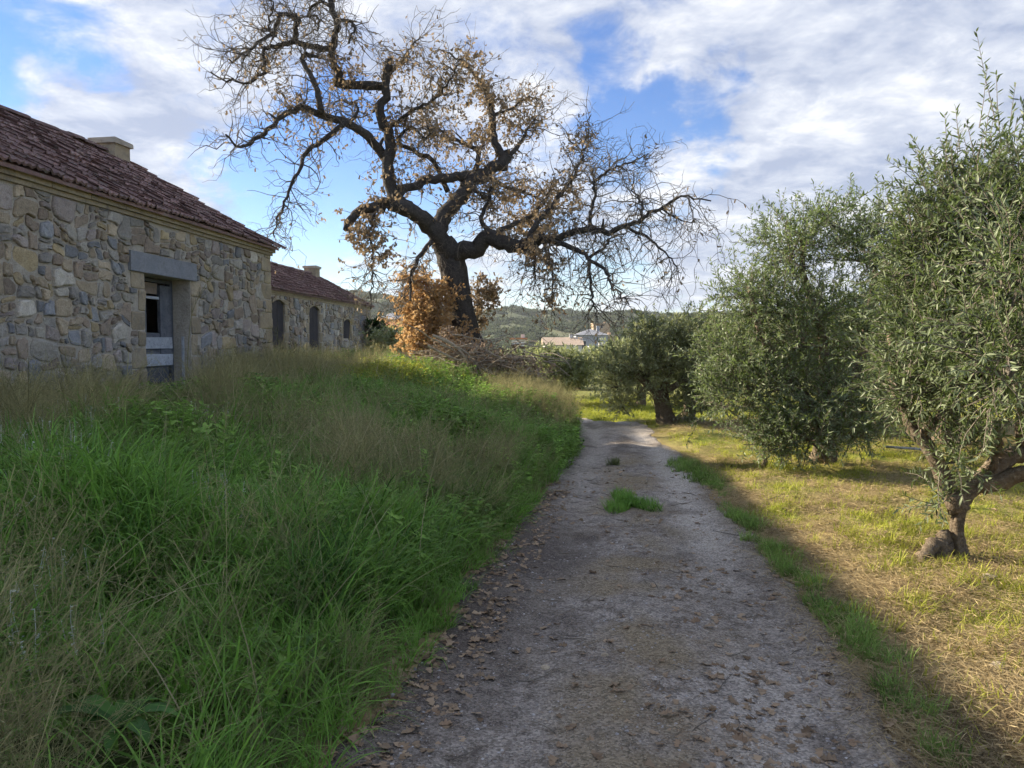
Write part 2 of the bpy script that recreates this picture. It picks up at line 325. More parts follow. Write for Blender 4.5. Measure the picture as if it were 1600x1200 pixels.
# masks by which ground, straw and grass agree about where it is green
GREEN = [(2.32, 10.0, .16, .6), (2.30, 9.0, .13, .6), (2.12, 6.95, .10, .4), (2.02, 5.9, .10, .35), (1.96, 5.2, .09, .35), (1.9, 4.35, .13, .35), (1.86, 3.95, .11, .2), (1.72, 3.35, .08, .2), (1.66, 2.9, .04, .15)]
def green_patch(x, y):
    g = np.zeros_like(np.asarray(x, float))
    for cx, cy, rx, ry in GREEN: g = np.maximum(g, np.exp(-(((x - cx) / rx) ** 2 + ((y - cy) / ry) ** 2)))
    return g
YEL = [(3.3, 6.6, .5, .7), (4.3, 5.2, .6, .4), (3.0, 8.3, .35, .5), (3.6, 9.4, .9, .7), (4.0, 11.4, 1.3, .8), (4.9, 12.2, 1.6, .9), (5.3, 10.6, 2, .5), (3.2, 12.8, .6, .9), (3.0, 15.6, .5, 1.2), (2.8, 4.35, .3, .25), (3.2, 4.7, .3, .3), (2.55, 7.2, .2, .4), (4.4, 7.4, .8, .6), (2.9, 5.8, .3, .5), (1.5, 24, 3.5, 2.2), (3.0, 18.5, .8, 1.6), (4.5, 6.2, .7, .4), (7, 9, 2, 2.5)]
def yel_patch(x, y):
    g = np.zeros_like(np.asarray(x, float))
    for cx, cy, rx, ry in YEL: g = np.maximum(g, np.exp(-(((x - cx) / rx) ** 2 + ((y - cy) / ry) ** 2)))
    return np.clip(g * (0.35 + 1.1 * fbm(x * 1.7, y * 1.7, 31)), 0, 1)

def mat_ground():
    m, N, L = newmat('orchard_soil'); out = N.new('ShaderNodeOutputMaterial'); b = N.new('ShaderNodeBsdfPrincipled'); p = coords(N, L)
    def A(k): a = N.new('ShaderNodeAttribute'); a.attribute_name = k; return a.outputs['Fac']
    f = mr(N, L, nz(N, L, 3.2, 8, .7, p), .35, .65)
    straw = mixc(N, L, f, (.25, .175, .095), (.41, .315, .17))
    straw = mixc(N, L, mr(N, L, nz(N, L, 11, 6, .7, p), .5, .68), straw, (.15, .095, .05))
    green = mixc(N, L, mr(N, L, nz(N, L, 6, 5, .7, p), .35, .65), (.14, .19, .035), (.27, .28, .06))
    c = mixc(N, L, A('green'), straw, green)
    bank = mixc(N, L, mr(N, L, nz(N, L, 2.2, 6, .7, p), .35, .65), (.05, .075, .025), (.11, .115, .05))
    c = mixc(N, L, A('bank'), c, bank)
    far = mixc(N, L, mr(N, L, nz(N, L, .035, 6, .65, p), .35, .65), (.075, .10, .04), (.20, .19, .09))
    far = mixc(N, L, mr(N, L, nz(N, L, .3, 5, .7, p), .5, .6), far, (.05, .07, .03))
    c = mixc(N, L, A('far'), c, far)
    L.new(c, b.inputs['Base Color']); b.inputs['Roughness'].default_value = .95; b.inputs['Specular IOR Level'].default_value = .1
    bp = N.new('ShaderNodeBump'); bp.inputs['Strength'].default_value = .8; bp.inputs['Distance'].default_value = .03
    L.new(nz(N, L, 28, 6, .7, p), bp.inputs['Height']); L.new(bp.outputs[0], b.inputs['Normal'])
    L.new(b.outputs[0], out.inputs[0]); return m
def axis(dense, far):
    a = list(dense); st = dense[1] - dense[0]; x = dense[-1]
    while x < far: st *= 1.11; x += st; a.append(x)
    st = dense[1] - dense[0]; x = dense[0]
    while x > -far: st *= 1.11; x -= st; a.insert(0, x)
    return np.array(a)
gx = axis(np.arange(-7, 7.01, .1), 2600); gy = axis(np.arange(1.0, 20.01, .1), 2600)
X, Y = np.meshgrid(gx, gy, indexing='ij'); Z = gz(X, Y)
under = ss(.05, .3, X - xl(Y)) * ss(.05, .3, xr(Y) - X) * (1 - ss(25, 28, Y)); Z = Z - .05 * under
def grid_faces(nx, ny):
    i = np.arange(nx - 1)[:, None] * ny; j = np.arange(ny - 1)[None]
    return np.stack([i + j, i + j + ny, i + j + ny + 1, i + j + 1], -1).reshape(-1, 4)
dist = np.hypot(X, Y)
ground = mesh_np('ground', np.stack([X, Y, Z], -1).reshape(-1, 3), grid_faces(len(gx), len(gy)), mat_ground(),
                 attrs={'green': np.clip(yel_patch(X, Y) + green_patch(X, Y) * .35 + .22 * fbm(X * 1.3, Y * 1.3, 78) * (X > xr(Y)) + .55 * ss(17, 20, Y) * (X > xr(Y)) + .3 * ss(9, 14, Y) * fbm(X, Y, 77), 0, 1).ravel(), 'bank': ss(0, .35, xb(Y) - X).ravel(), 'far': ss(28, 60, dist).ravel()}, smooth=True)
tag(ground, kind='structure')

def mat_track():
    m, N, L = newmat('gravel_track'); out = N.new('ShaderNodeOutputMaterial'); b = N.new('ShaderNodeBsdfPrincipled'); p = coords(N, L)
    def A(k): a = N.new('ShaderNodeAttribute'); a.attribute_name = k; return a.outputs['Fac']
    c = mixc(N, L, mr(N, L, nz(N, L, 2.5, 8, .7, p), .35, .65), (.23, .20, .17), (.35, .31, .265))
    c = mixc(N, L, mr(N, L, nz(N, L, 9, 6, .75, p), .45, .62), c, (.14, .115, .092))
    c = mixc(N, L, A('pale'), c, (.54, .49, .43))
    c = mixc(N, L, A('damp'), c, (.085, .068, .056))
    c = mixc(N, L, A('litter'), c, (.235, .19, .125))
    vo = N.new('ShaderNodeTexVoronoi'); vo.inputs['Scale'].default_value = 95; L.new(p, vo.inputs['Vector'])
    sp = N.new('ShaderNodeSeparateColor'); L.new(vo.outputs['Color'], sp.inputs[0])
    vm = N.new('ShaderNodeVectorMath'); vm.operation = 'SCALE'; L.new(c, vm.inputs[0]); L.new(mr(N, L, sp.outputs[0], 0, 1, .55, 1.45), vm.inputs['Scale'])
    c = vm.outputs[0]
    c = mixc(N, L, mr(N, L, nz(N, L, 160, 2, .7, p), .62, .75), c, (.48, .46, .43))
    L.new(c, b.inputs['Base Color']); b.inputs['Roughness'].default_value = .9; b.inputs['Specular IOR Level'].default_value = .2
    bp = N.new('ShaderNodeBump'); bp.inputs['Strength'].default_value = .6; bp.inputs['Distance'].default_value = .009
    hh = N.new('ShaderNodeMath'); hh.operation = 'ADD'; L.new(nz(N, L, 22, 6, .75, p), hh.inputs[0]); L.new(vo.outputs['Distance'], hh.inputs[1])
    L.new(hh.outputs[0], bp.inputs['Height']); L.new(bp.outputs[0], b.inputs['Normal'])
    L.new(b.outputs[0], out.inputs[0]); return m
ty = np.concatenate([np.arange(-2, 12, .045), np.arange(12, 27, .12)]); tt = np.linspace(0, 1, 60)
jl = (fbm(ty * 1.4, ty * 0 + 3, 41) - .5) * .35; jr = (fbm(ty * 1.4, ty * 0 + 9, 43) - .5) * .4
TXl = xl(ty) - .12 + jl; TXr = xr(ty) + .05 + jr
TX = TXl[:, None] + (TXr - TXl)[:, None] * tt[None]; TY = np.repeat(ty[:, None], 60, 1)
edge = np.minimum(tt, 1 - tt)[None]
TZ = gz(TX, TY) + .006 + (fbm(TX * 9, TY * 9, 51, 3) - .5) * .016 - .075 * (1 - ss(0, .045, edge))
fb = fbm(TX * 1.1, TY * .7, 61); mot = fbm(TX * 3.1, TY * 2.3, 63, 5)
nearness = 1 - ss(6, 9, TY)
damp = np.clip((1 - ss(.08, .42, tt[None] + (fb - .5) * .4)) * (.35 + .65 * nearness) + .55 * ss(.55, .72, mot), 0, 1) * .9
pale = np.clip(np.exp(-((tt[None] - .80) / .12) ** 2) * .75 * ss(4.5, 7, TY) + np.exp(-((tt[None] - .24) / .12) ** 2) * .55 * ss(6.5, 9, TY) + .55 * ss(12, 15, TY) + np.exp(-((tt[None] - .74) / .13) ** 2) * .4 * (1 - ss(3.5, 4.5, TY)), 0, 1) * np.clip(.2 + 1.3 * fbm(TX * 1.6, TY * 1.2, 66), 0, 1)
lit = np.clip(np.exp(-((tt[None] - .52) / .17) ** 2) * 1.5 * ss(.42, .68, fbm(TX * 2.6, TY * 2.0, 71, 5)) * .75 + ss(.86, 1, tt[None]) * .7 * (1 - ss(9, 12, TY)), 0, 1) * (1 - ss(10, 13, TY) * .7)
track = mesh_np('gravel_track', np.stack([TX, TY, TZ], -1).reshape(-1, 3), grid_faces(len(ty), 60), mat_track(),
                attrs={'damp': damp.ravel(), 'pale': pale.ravel(), 'litter': lit.ravel()}, smooth=True)
tag(track, kind='structure')

# ------------------------------------------------------------------ hills far off
prof = np.array([(-2600, 455), (-1200, 440), (-300, 450), (300, 452), (480, 455), (560, 457), (600, 461), (640, 466), (700, 479), (745, 487), (775, 485), (800, 483), (825, 485), (850, 488), (872, 483), (905, 487), (940, 491), (985, 487), (1030, 491), (1065, 489), (1110, 487), (1160, 491), (1300, 486), (1600, 478), (2200, 470), (4000, 480)])
hx = np.concatenate([np.linspace(-2400, -420, 60), np.linspace(-400, 420, 240), np.linspace(440, 2400, 60)]); hy = np.linspace(330, 1500, 120)
HX, HY = np.meshgrid(hx, hy, indexing='ij')
top = np.interp(HX / HY * 1200 + 800, prof[:, 0], prof[:, 1]); Hh = (540 - top) / 1200 * 1150
shape = ss(330, 1120, HY + (fbm(HX / 160, HY / 160, 81) - .5) * 260) * (1 - .35 * ss(1150, 1500, HY))
def hz(x, y):
    top = np.interp(x / y * 1200 + 800, prof[:, 0], prof[:, 1]) + 4; Hh = (540 - top) / 1200 * 1150
    sh = ss(330, 1120, y + (fbm(x / 160, y / 160, 81) - .5) * 260) * (1 - .35 * ss(1150, 1500, y))
    return -5 + (Hh + 5) * sh + (fbm(x / 70, y / 70, 83) - .5) * 16 * ss(380, 600, y) * (1 - .7 * ss(900, 1100, y))
HZ = hz(HX, HY)
M['hill'] = mat_rough('hill_scrubland', [(.055, .075, .034), (.10, .115, .055), (.14, .135, .075)], .012, 1, 0, 1, 0, fine=.15)
tag(mesh_np('hills', np.stack([HX, HY, HZ], -1).reshape(-1, 3), grid_faces(len(hx), len(hy)), M['hill'], smooth=True), kind='structure')

# ------------------------------------------------------------------ scattering: one object of kind stuff that instances a few small source meshes
def scatter(name, pts, rot, scl, sources, label=None):
    pts = np.asarray(pts, np.float32); n = len(pts)
    me = bpy.data.meshes.new(name); me.vertices.add(n); me.vertices.foreach_set('co', pts.ravel())
    a = me.attributes.new('rot', 'FLOAT_VECTOR', 'POINT'); a.data.foreach_set('vector', np.asarray(rot, np.float32).ravel())
    scl = np.asarray(scl, np.float32); scl = np.repeat(scl[:, None], 3, 1) if scl.ndim == 1 else scl
    a = me.attributes.new('scl', 'FLOAT_VECTOR', 'POINT'); a.data.foreach_set('vector', scl.ravel())
    a = me.attributes.new('idx', 'INT', 'POINT'); a.data.foreach_set('value', rng.integers(0, len(sources), n).astype(np.int32))
    o = bpy.data.objects.new(name, me); COL.objects.link(o)
    ng = bpy.data.node_groups.new(name + '_scatter', 'GeometryNodeTree')
    ng.interface.new_socket('Geometry', in_out='INPUT', socket_type='NodeSocketGeometry'); ng.interface.new_socket('Geometry', in_out='OUTPUT', socket_type='NodeSocketGeometry')
    N = ng.nodes; L = ng.links; gi = N.new('NodeGroupInput'); go = N.new('NodeGroupOutput'); ip = N.new('GeometryNodeInstanceOnPoints'); jn = N.new('GeometryNodeJoinGeometry')
    for s in sources:
        oi = N.new('GeometryNodeObjectInfo'); oi.inputs['As Instance'].default_value = True; oi.inputs['Object'].default_value = s
        L.new(oi.outputs['Geometry'], jn.inputs[0])
    def attr(k, t):
        n_ = N.new('GeometryNodeInputNamedAttribute'); n_.data_type = t; n_.inputs['Name'].default_value = k; return n_.outputs[0]
    e2r = N.new('FunctionNodeEulerToRotation'); L.new(attr('rot', 'FLOAT_VECTOR'), e2r.inputs[0])
    L.new(gi.outputs[0], ip.inputs['Points']); L.new(jn.outputs[0], ip.inputs['Instance']); ip.inputs['Pick Instance'].default_value = True
    L.new(attr('idx', 'INT'), ip.inputs['Instance Index']); L.new(e2r.outputs[0], ip.inputs['Rotation']); L.new(attr('scl', 'FLOAT_VECTOR'), ip.inputs['Scale'])
    L.new(ip.outputs[0], go.inputs[0])
    md = o.modifiers.new('scatter', 'NODES'); md.node_group = ng
    return tag(o, label, kind='stuff')
def source(name, V, faces, mats, mi=None, attrs=None):
    me = mesh_np(name, V, faces, mats, mi, attrs, ob=False); return bpy.data.objects.new(name, me)

def blades(n, rad, hgt, wid, lean, droop, segs=4, centre=None, r=None):
    """n bent grass blades as strips; returns V, quads, rnd"""
    r = r or rng; V = []; Fq = []; A = []
    c = np.zeros((n, 3)); an = r.uniform(0, 2 * math.pi, n); rr = rad * np.sqrt(r.uniform(0, 1, n)); c[:, 0] = np.cos(an) * rr; c[:, 1] = np.sin(an) * rr
    if centre is not None: c = centre
    az = r.uniform(0, 2 * math.pi, n) * .6 + an * .4; H = r.uniform(*hgt, n); W = r.uniform(*wid, n); le = r.uniform(*lean, n); dr = r.uniform(*droop, n); rn = r.uniform(0, 1, n)
    d = np.stack([np.cos(az), np.sin(az), 0 * az], -1); s = np.stack([-np.sin(az), np.cos(az), 0 * az], -1)
    tw = r.uniform(-.8, .8, n)
    pos = c.copy(); rows = []
    for k in range(segs + 1):
        t = k / segs; th = le + dr * t ** 1.5
        if k: pos = pos + (d * np.sin(th)[:, None] + np.array([0, 0, 1.]) * np.cos(th)[:, None]) * (H / segs)[:, None]
        w = (W * (1 - t ** 2.2) * .5 + .0003)[:, None]; side = s * np.cos(tw)[:, None] + d * np.sin(tw)[:, None]
        rows.append(np.stack([pos - side * w, pos + side * w], 1))
    V = np.stack(rows, 1).reshape(n, -1, 3); m = V.shape[1]
    base = np.arange(n)[:, None, None] * m; k = np.arange(segs)[None, :, None] * 2
    Fq = (base + k + np.array([0, 1, 3, 2])[None, None]).reshape(-1, 4)
    return V.reshape(-1, 3), Fq, np.repeat(rn, m)
def blade_source(name, n, rad, hgt, wid, lean, droop, mat, segs=4):
    V, Fq, A = blades(n, rad, hgt, wid, lean, droop, segs); return source(name, V, Fq, mat, attrs={'rnd': A})
LEAF4 = (np.array([(0, 0, 0), (.45, .5, .09), (1, 0, 0), (.45, -.5, .09)]), np.array([(0, 1, 2), (0, 2, 3)]))
LEAF6 = (np.array([(0, 0, 0), (.28, .46, .1), (.7, .36, .07), (1, 0, -.05), (.7, -.36, .07), (.28, -.46, .1)]), np.array([(0, 1, 2, 3), (0, 3, 4, 5)]))
OAKLEAF = (np.array([(0, 0, 0), (.25, .22, .05), (.38, .12, .03), (.55, .34, .08), (.66, .17, .03), (.85, .24, .0), (1, 0, -.12), (.85, -.24, 0), (.66, -.17, .03), (.55, -.34, .08), (.38, -.12, .03), (.25, -.22, .05)]),
           np.array([(0, 1, 2, 10, 11), (2, 3, 4, 8, 10), (4, 5, 6, 7, 8)]))
def leaves(P, D, Nn, Ls, Ws, tpl=LEAF4):
    D = unit(D); S = unit(np.cross(Nn, D)); U = np.cross(D, S); T, Fs = tpl
    V = P[:, None] + T[None, :, 0:1] * (Ls[:, None] * D)[:, None] + T[None, :, 1:2] * (Ws[:, None] * S)[:, None] + T[None, :, 2:3] * (Ws[:, None] * U)[:, None]
    n = len(P); Fa = (np.arange(n)[:, None, None] * len(T) + Fs[None]).reshape(-1, Fs.shape[1])
    return V.reshape(-1, 3), Fa

# ------------------------------------------------------------------ stone masonry
def clip(poly, n, c):                                 # keep n.p <= c
    out = []; m = len(poly)
    for i in range(m):
        a, b = poly[i], poly[(i + 1) % m]; da = n[0] * a[0] + n[1] * a[1] - c; db = n[0] * b[0] + n[1] * b[1] - c
        if da <= 0: out.append(a)
        if (da < 0) != (db < 0) and abs(da - db) > 1e-12:
            t = da / (da - db); out.append((a[0] + (b[0] - a[0]) * t, a[1] + (b[1] - a[1]) * t))
    return out
def rubble(u0, u1, z0, z1, holes, r, med=.045, spread=.62):
    """irregular, roughly bedded stones: the wall is split again and again, edges are bent, each stone turns a little"""
    leaf = []; st = []; u = u0
    while u < u1 - 1e-3:
        w = min(r.uniform(.55, 1.3), u1 - u)
        if u1 - u - w < .3: w = u1 - u
        st.append((u, u + w, z0 + r.uniform(-.15, 0), z1)); u += w
    while st:
        a, b, c, d = st.pop(); w, h = b - a, d - c
        if w * h < math.exp(r.normal(math.log(med * 1.5), spread)) and w / h < 2.4 and h / w < 1.5 or min(w, h) < .1: leaf.append((a, b, c, d)); continue
        t = r.uniform(.3, .7)
        if w / h > r.uniform(.95, 1.6): m = a + w * t; st += [(a, m, c, d), (m, b, c, d)]
        else: m = c + h * t; st += [(a, b, c, m), (a, b, m, d)]
    cells = []
    for a, b, c, d in leaf:
        n = 3; P = []
        for p, q in (((a, c), (b, c)), ((b, c), (b, d)), ((b, d), (a, d)), ((a, d), (a, c))):
            P += [(p[0] + (q[0] - p[0]) * k / n, p[1] + (q[1] - p[1]) * k / n) for k in range(n)]
        P = np.array(P); x, y = P[:, 0] + 50, P[:, 1] + 50
        P = P + np.stack([(fbm(x * 2.3, y * 2.3, 201) - .5) * .24 + (fbm(x * 7, y * 7, 203, 2) - .5) * .07, (fbm(x * 2.3, y * 2.3, 205) - .5) * .26 + (fbm(x * 7, y * 7, 207, 2) - .5) * .07], -1)
        cen = P.mean(0); an = r.normal(0, .06); ca, sa = math.cos(an), math.sin(an); P = cen + (P - cen) @ np.array([[ca, sa], [-sa, ca]])
        for k in (0, 3, 6, 9):                         # knock the corners off
            f = r.uniform(.12, .62); P[k] += (((P[k - 1] + P[k + 1]) / 2) - P[k]) * f
        poly = [tuple(q) for q in P]
        for n_, c_ in (((1, 0), u1), ((-1, 0), -u0), ((0, 1), z1), ((0, -1), -z0)): poly = clip(poly, n_, c_) if len(poly) > 2 else poly
        for ha, hb, hc, hd in holes:
            if len(poly) < 3: break
            sep = [(ha - cen[0], (1, 0), ha), (cen[0] - hb, (-1, 0), -hb), (hc - cen[1], (0, 1), hc), (cen[1] - hd, (0, -1), -hd)]; k = max(sep)
            if k[0] < 0: poly = []
            else: poly = clip(poly, k[1], k[2])
        if len(poly) < 4: continue
        A = np.array(poly); x, y = A[:, 0], A[:, 1]; area = .5 * abs(np.dot(x, np.roll(y, -1)) - np.dot(y, np.roll(x, -1)))
        if area > .003: cells.append((A, area))
    return cells
def stone_geo(A, r, h, gap=.0145, cut=.16, rect=False):
    """a stone: outline rounded, set into the mortar, its face bulging towards -y (local u, v, z)"""
    c = A.mean(0); pts = []
    n = len(A)
    if rect or n < 7:
        for i in range(n):                             # cut corners
            a, b, d = A[i - 1], A[i], A[(i + 1) % n]; k = (.08 if rect else cut) * r.uniform(.6, 1.3)
            pts.append(b + (a - b) * k); pts.append(b + (d - b) * k)
    else: pts = list(A)
    Q = np.array(pts); v = Q - c; ln = np.linalg.norm(v, axis=1, keepdims=True); Q = c + v * (1 - np.minimum(gap * r.uniform(.6, 1.6) / ln, .4)) 
    Q = Q + r.normal(0, .004, Q.shape); m = len(Q); tilt = r.normal(0, .05, 2)
    rel = Q - c
    def ring(s, y): 
        q = c + rel * s; return np.stack([q[:, 0], y + (rel @ tilt) * (1 if y < 0 else 0), q[:, 1]], -1)
    V = np.concatenate([ring(1, .04), ring(1.0, -h * .45), ring(.94, -h * .8), ring(.76, -h) + np.stack([np.zeros(m), r.normal(0, h * .12, m), np.zeros(m)], -1), [[c[0], -h * r.uniform(.9, 1.12), c[1]]]])
    j = np.arange(m); k = (j + 1) % m
    q = np.concatenate([np.stack([a * m + j, a * m + k, (a + 1) * m + k, (a + 1) * m + j], -1) for a in range(3)])
    t = np.stack([3 * m + j, 3 * m + k, np.full(m, 4 * m)], -1)
    return V, q, t
def lay_stones(cells, parent, r, uview, most=300, hmin=.012, hmax=.05, rect=False, name='stone'):
    """the stones that show largest as parts of their own, the rest joined as one part"""
    order = sorted(range(len(cells)), key=lambda i: -cells[i][1] / uview(cells[i][0][:, 0].mean()) ** 2)
    rest = MB()
    for rank, i in enumerate(order):
        A, area = cells[i][:2]; mi = cells[i][2] if len(cells[i]) > 2 else None
        V, q, t = stone_geo(A, r, r.uniform(hmin, hmax), rect=rect); 
        k = int(r.choice(len(STONES), p=STONE_W)); mat = mi or STONES[k]
        if rank < most: mesh_np(name, V, [t, q], [mat], parent=parent)
        else:
            rest.v.append(V); rest.f.setdefault(4, []).append(q + rest.n); rest.f.setdefault(3, []).append(t + rest.n)
            rest.m.setdefault(4, []).append(np.full(len(q), k)); rest.m.setdefault(3, []).append(np.full(len(t), k)); rest.n += len(V)
    if rest.n: tag(rest.build('small_stones', STONES, parent), kind='stuff')
def rect_cells(a, b, c, d): return (np.array([(a, c), (b, c), (b, d), (a, d)], float), (b - a) * (d - c), M['ashlar'])

def roof_tile_mesh():
    nx = 9; xs = np.linspace(0, .235, nx); t = xs / .235
    zz = .012 * np.cos(t * 2 * math.pi * 2) + .022 * np.exp(-((t - .03) / .06) ** 2) + .018 * np.exp(-((t - .96) / .06) ** 2)
    V = []
    for y, dz in ((0, 0), (.37, -.03)):
        V += [(x, y, z + dz) for x, z in zip(xs, zz)]
    V += [(x, 0, z - .032) for x, z in zip(xs, zz)]
    i = np.arange(nx - 1)
    Fq = np.concatenate([np.stack([i, i + 1, i + nx + 1, i + nx], -1), np.stack([i + 2 * nx, i + 1 + 2 * nx, i + 1, i], -1)])
    return np.array(V), Fq
TV, TF = roof_tile_mesh()
TILE = mesh_np('roof_tile', TV, TF, M['tile'], ob=False)

ANG = math.atan2(.9954, .0954)
UD = np.array([math.cos(ANG), math.sin(ANG)]); VD = np.array([-UD[1], UD[0]])
def stone_house(name, label, corner, length, depth, z0, zc0, ze, zr, doors, seed, n_stones, n_tiles, cam_u):
    """doors: (u0,u1,z0,z1); local x along the front wall, local y away from the track, x=0 the far corner"""
    r = np.random.default_rng(seed)
    root = empty(name, (corner[0], corner[1], 0), label, 'house', rz=ANG)
    Lx = -length; T = .5
    # front wall: mortar core with openings
    mb = MB(); us = sorted({Lx, 0.0, *[d[0] for d in doors], *[d[1] for d in doors]})
    for a, b in zip(us[:-1], us[1:]):
        d = [q for q in doors if q[0] <= a + 1e-6 and q[1] >= b - 1e-6]
        if not d: mb.box((a, 0, z0), (b, T, ze - .02))
        else:
            if d[0][2] > z0: mb.box((a, 0, z0), (b, T, d[0][2]))
            mb.box((a, 0, d[0][3]), (b, T, ze - .02))
    wall = mb.build('front_wall', M['mortar'], root)
    # back and gable walls
    hb = MB(); hb.box((Lx, depth - T, z0), (0, depth, ze - .02)); hb.build('back_wall', M['mortar'], root)
    for nm, a, b in (('gable_wall', -T, 0.0), ('gable_wall', Lx, Lx + T)):
        g = MB(); V = []
        for u in (a, b):
            V += [(u, T, z0), (u, depth - T, z0), (u, depth - T, ze - .05), (u, depth / 2, zr - .16), (u, T, ze - .05)]
        g.v = [np.array(V)]; g.n = 10
        g.f = {5: [np.array([(0, 1, 2, 3, 4), (9, 8, 7, 6, 5)])], 4: [np.array([(i, 5 + i, 5 + (i + 1) % 5, (i + 1) % 5) for i in range(5)])]}
        g.m = {5: [np.zeros(2, int)], 4: [np.zeros(5, int)]}; g.build(nm, M['mortar'], root)
    # dressed blocks at the corner and round the openings, then rubble between
    holes = []; blocks = []
    zq = z0
    k = 0
    while zq < zc0 - .06:
        h = min(r.uniform(.24, .36), zc0 - zq); w = .52 if k % 2 else .32
        blocks.append(rect_cells(-w * r.uniform(.85, 1.1), -.004, zq, zq + h)); holes.append((blocks[-1][0][0, 0], .1, zq, zq + h)); zq += h; k += 1
    for (a, b, c, d, lint) in [(*q, True) for q in doors]:
        holes.append((a, b, c, d))
        for side in (-1, 1):
            zq = max(c - .1, z0); k = 0
            while zq < d - .05:
                h = min(r.uniform(.22, .38), d - zq); w = (.34 if (k + (side > 0)) % 2 else .2) * r.uniform(.85, 1.15)
                q = (a - w, a - .003, zq, zq + h) if side < 0 else (b + .003, b + w, zq, zq + h)
                blocks.append(rect_cells(*q)); holes.append(q); zq += h; k += 1
    uview = lambda u: np.hypot(corner[0] + UD[0] * u, corner[1] + UD[1] * u) ** 1.5
    return root, wall, holes, blocks, r, uview
def roof(root, Lx, depth, ze, zr, over, seed, n_parts, cam_corner):
    r = np.random.default_rng(seed); half = depth / 2; pitch = math.atan2(zr - ze, half); sl = math.hypot(half, zr - ze)
    y0 = -over; z0_ = ze - over * math.tan(pitch)
    ux = .06
    def slab(front):
        mb = MB(); t = .05
        a = [(Lx - .1, y0, z0_ - t), (Lx - .1, half, zr - t), (Lx - .1, half, zr), (Lx - .1, y0, z0_)]; b = [(ux, p[1], p[2]) for p in a]
        V = np.array(a + b, float)
        if not front: V[:, 1] = depth - V[:, 1]
        mb.add(V, [(0, 1, 2, 3), (7, 6, 5, 4), (0, 4, 5, 1), (1, 5, 6, 2), (2, 6, 7, 3), (3, 7, 4, 0)])
        return mb
    rf = slab(True).build('roof', M['tile'], root); rb = slab(False).build('back_roof', M['tile'], root)
    rows = int((sl + over / math.cos(pitch)) / .31); tiles = []
    for k in range(rows + 1):
        s = k * .31; ext = r.uniform(-.10, .10) + (.13 if r.random() < .3 else 0)
        u = ux + ext; sag = .02 * math.sin(k * 1.3)
        while u > Lx - .2:
            u -= .222
            tiles.append((u, y0 - .05 + r.normal(0, .012) + s * math.cos(pitch), z0_ + .05 + s * math.sin(pitch) + r.normal(0, .006) - .03 * math.sin((u + 3) * .7) ** 2 , pitch + r.normal(0, .012), r.normal(0, .012)))
    def dist(t): p = cam_corner + UD * t[0] + VD * t[1]; return (p ** 2).sum()
    tiles.sort(key=dist); 
    vis = [t for t in tiles if (cam_corner + UD * t[0] + VD * t[1])[1] > 0 and abs((cam_corner + UD * t[0] + VD * t[1])[0] / (cam_corner + UD * t[0] + VD * t[1])[1]) < .72]
    inv = set(map(id, vis[:n_parts])); rest = MB()
    def mat4(t): return Matrix.Translation(t[:3]) @ Matrix.Rotation(t[3], 4, 'X') @ Matrix.Rotation(t[4], 4, 'Z')
    for t in tiles:
        m4 = mat4(t)
        if id(t) in inv:
            o = bpy.data.objects.new('roof_tile', TILE); COL.objects.link(o); o.parent = rf; o.matrix_local = m4
        else:
            m_ = np.array(m4); rest.add(TV @ m_[:3, :3].T + m_[:3, 3], TF)
    tag(rest.build('far_tiles', M['tile'], rf), kind='stuff')
    mb = MB(); n = int(-Lx / .36)                      # ridge tiles, also the back slope's rows
    for i in range(n):
        a = np.linspace(0, math.pi, 6); u0, u1 = -i * .36 - .02, -(i + 1) * .36 - .05; dz = r.normal(0, .012)
        V = [(u, half - .12 * math.cos(q), zr + .03 + dz + .085 * math.sin(q) + e) for u, e in ((u0, .012), (u1, 0)) for q in a]
        if u0 > -.5: continue
        j = np.arange(5); mb.add(V, np.stack([j, j + 1, j + 7, j + 6], -1))
    if mb.n: tag(mb.build('ridge_tiles', M['tile'], rf), kind='stuff')
def chimney(root, u, v, zb, zt, w, d):
    mb = MB(); mb.box((u - w / 2, v - d / 2, zb), (u + w / 2, v + d / 2, zt - .1), jit=.008); ch = mb.build('chimney', M['ashlar'], root)
    mb = MB(); mb.box((u - w / 2 - .05, v - d / 2 - .05, zt - .1), (u + w / 2 + .05, v + d / 2 + .05, zt), jit=.01); mb.build('chimney_cap', M['mortar'], ch)
def cornice(root, Lx, zc0, ze, seed, proj=.09):
    r = np.random.default_rng(seed); u = .0; 
    mb = MB(); mb.box((Lx, -proj * .5, zc0), (.02, -.002, zc0 + .055)); mb.build('cornice_moulding', M['ashlar'], root)
    while u > Lx:
        w = r.uniform(.55, 1.05); a = max(Lx, u - w); mb = MB()
        mb.box((a + .006, -proj, zc0 + .057), (u - .006 + (.06 if u == 0 else 0), -.003, ze - .03), jit=.004); mb.build('cornice_block', M['ashlar'], root); u -= w

# ---- near house
C1 = np.array([-5.0, 16.0]); D1 = (-4.60, -3.28, .55, 2.67)
h1, w1, holes, blocks, r1, uv1 = stone_house('stone_house', 'near abandoned rubble stone house with red tiled roof and broken door', C1, 12.5, 6.2, -.1, 3.45, 3.68, 5.44, [D1], 3, 300, 300, None)
holes.append((-5.02, -3.12, 2.66, 2.97))
cells = rubble(-9.2, 0, .35, 3.45, holes, r1, .031, .85)
lay_stones(cells, w1, r1, uv1, 300)
lay_stones(blocks, w1, r1, uv1, 300, .015, .03, True, 'quoin')
lb = MB(); lb.box((-5.0, -.05, 2.675), (-3.14, .42, 2.955), jit=.006); lb.build('lintel', M['lintel'], h1)
cornice(h1, -12.5, 3.45, 3.68, 8)
roof(h1, -12.5, 6.2, 3.70, 5.44, .16, 9, 300, C1)
chimney(h1, -.50, 3.1, 4.9, 5.74, .52, .48)
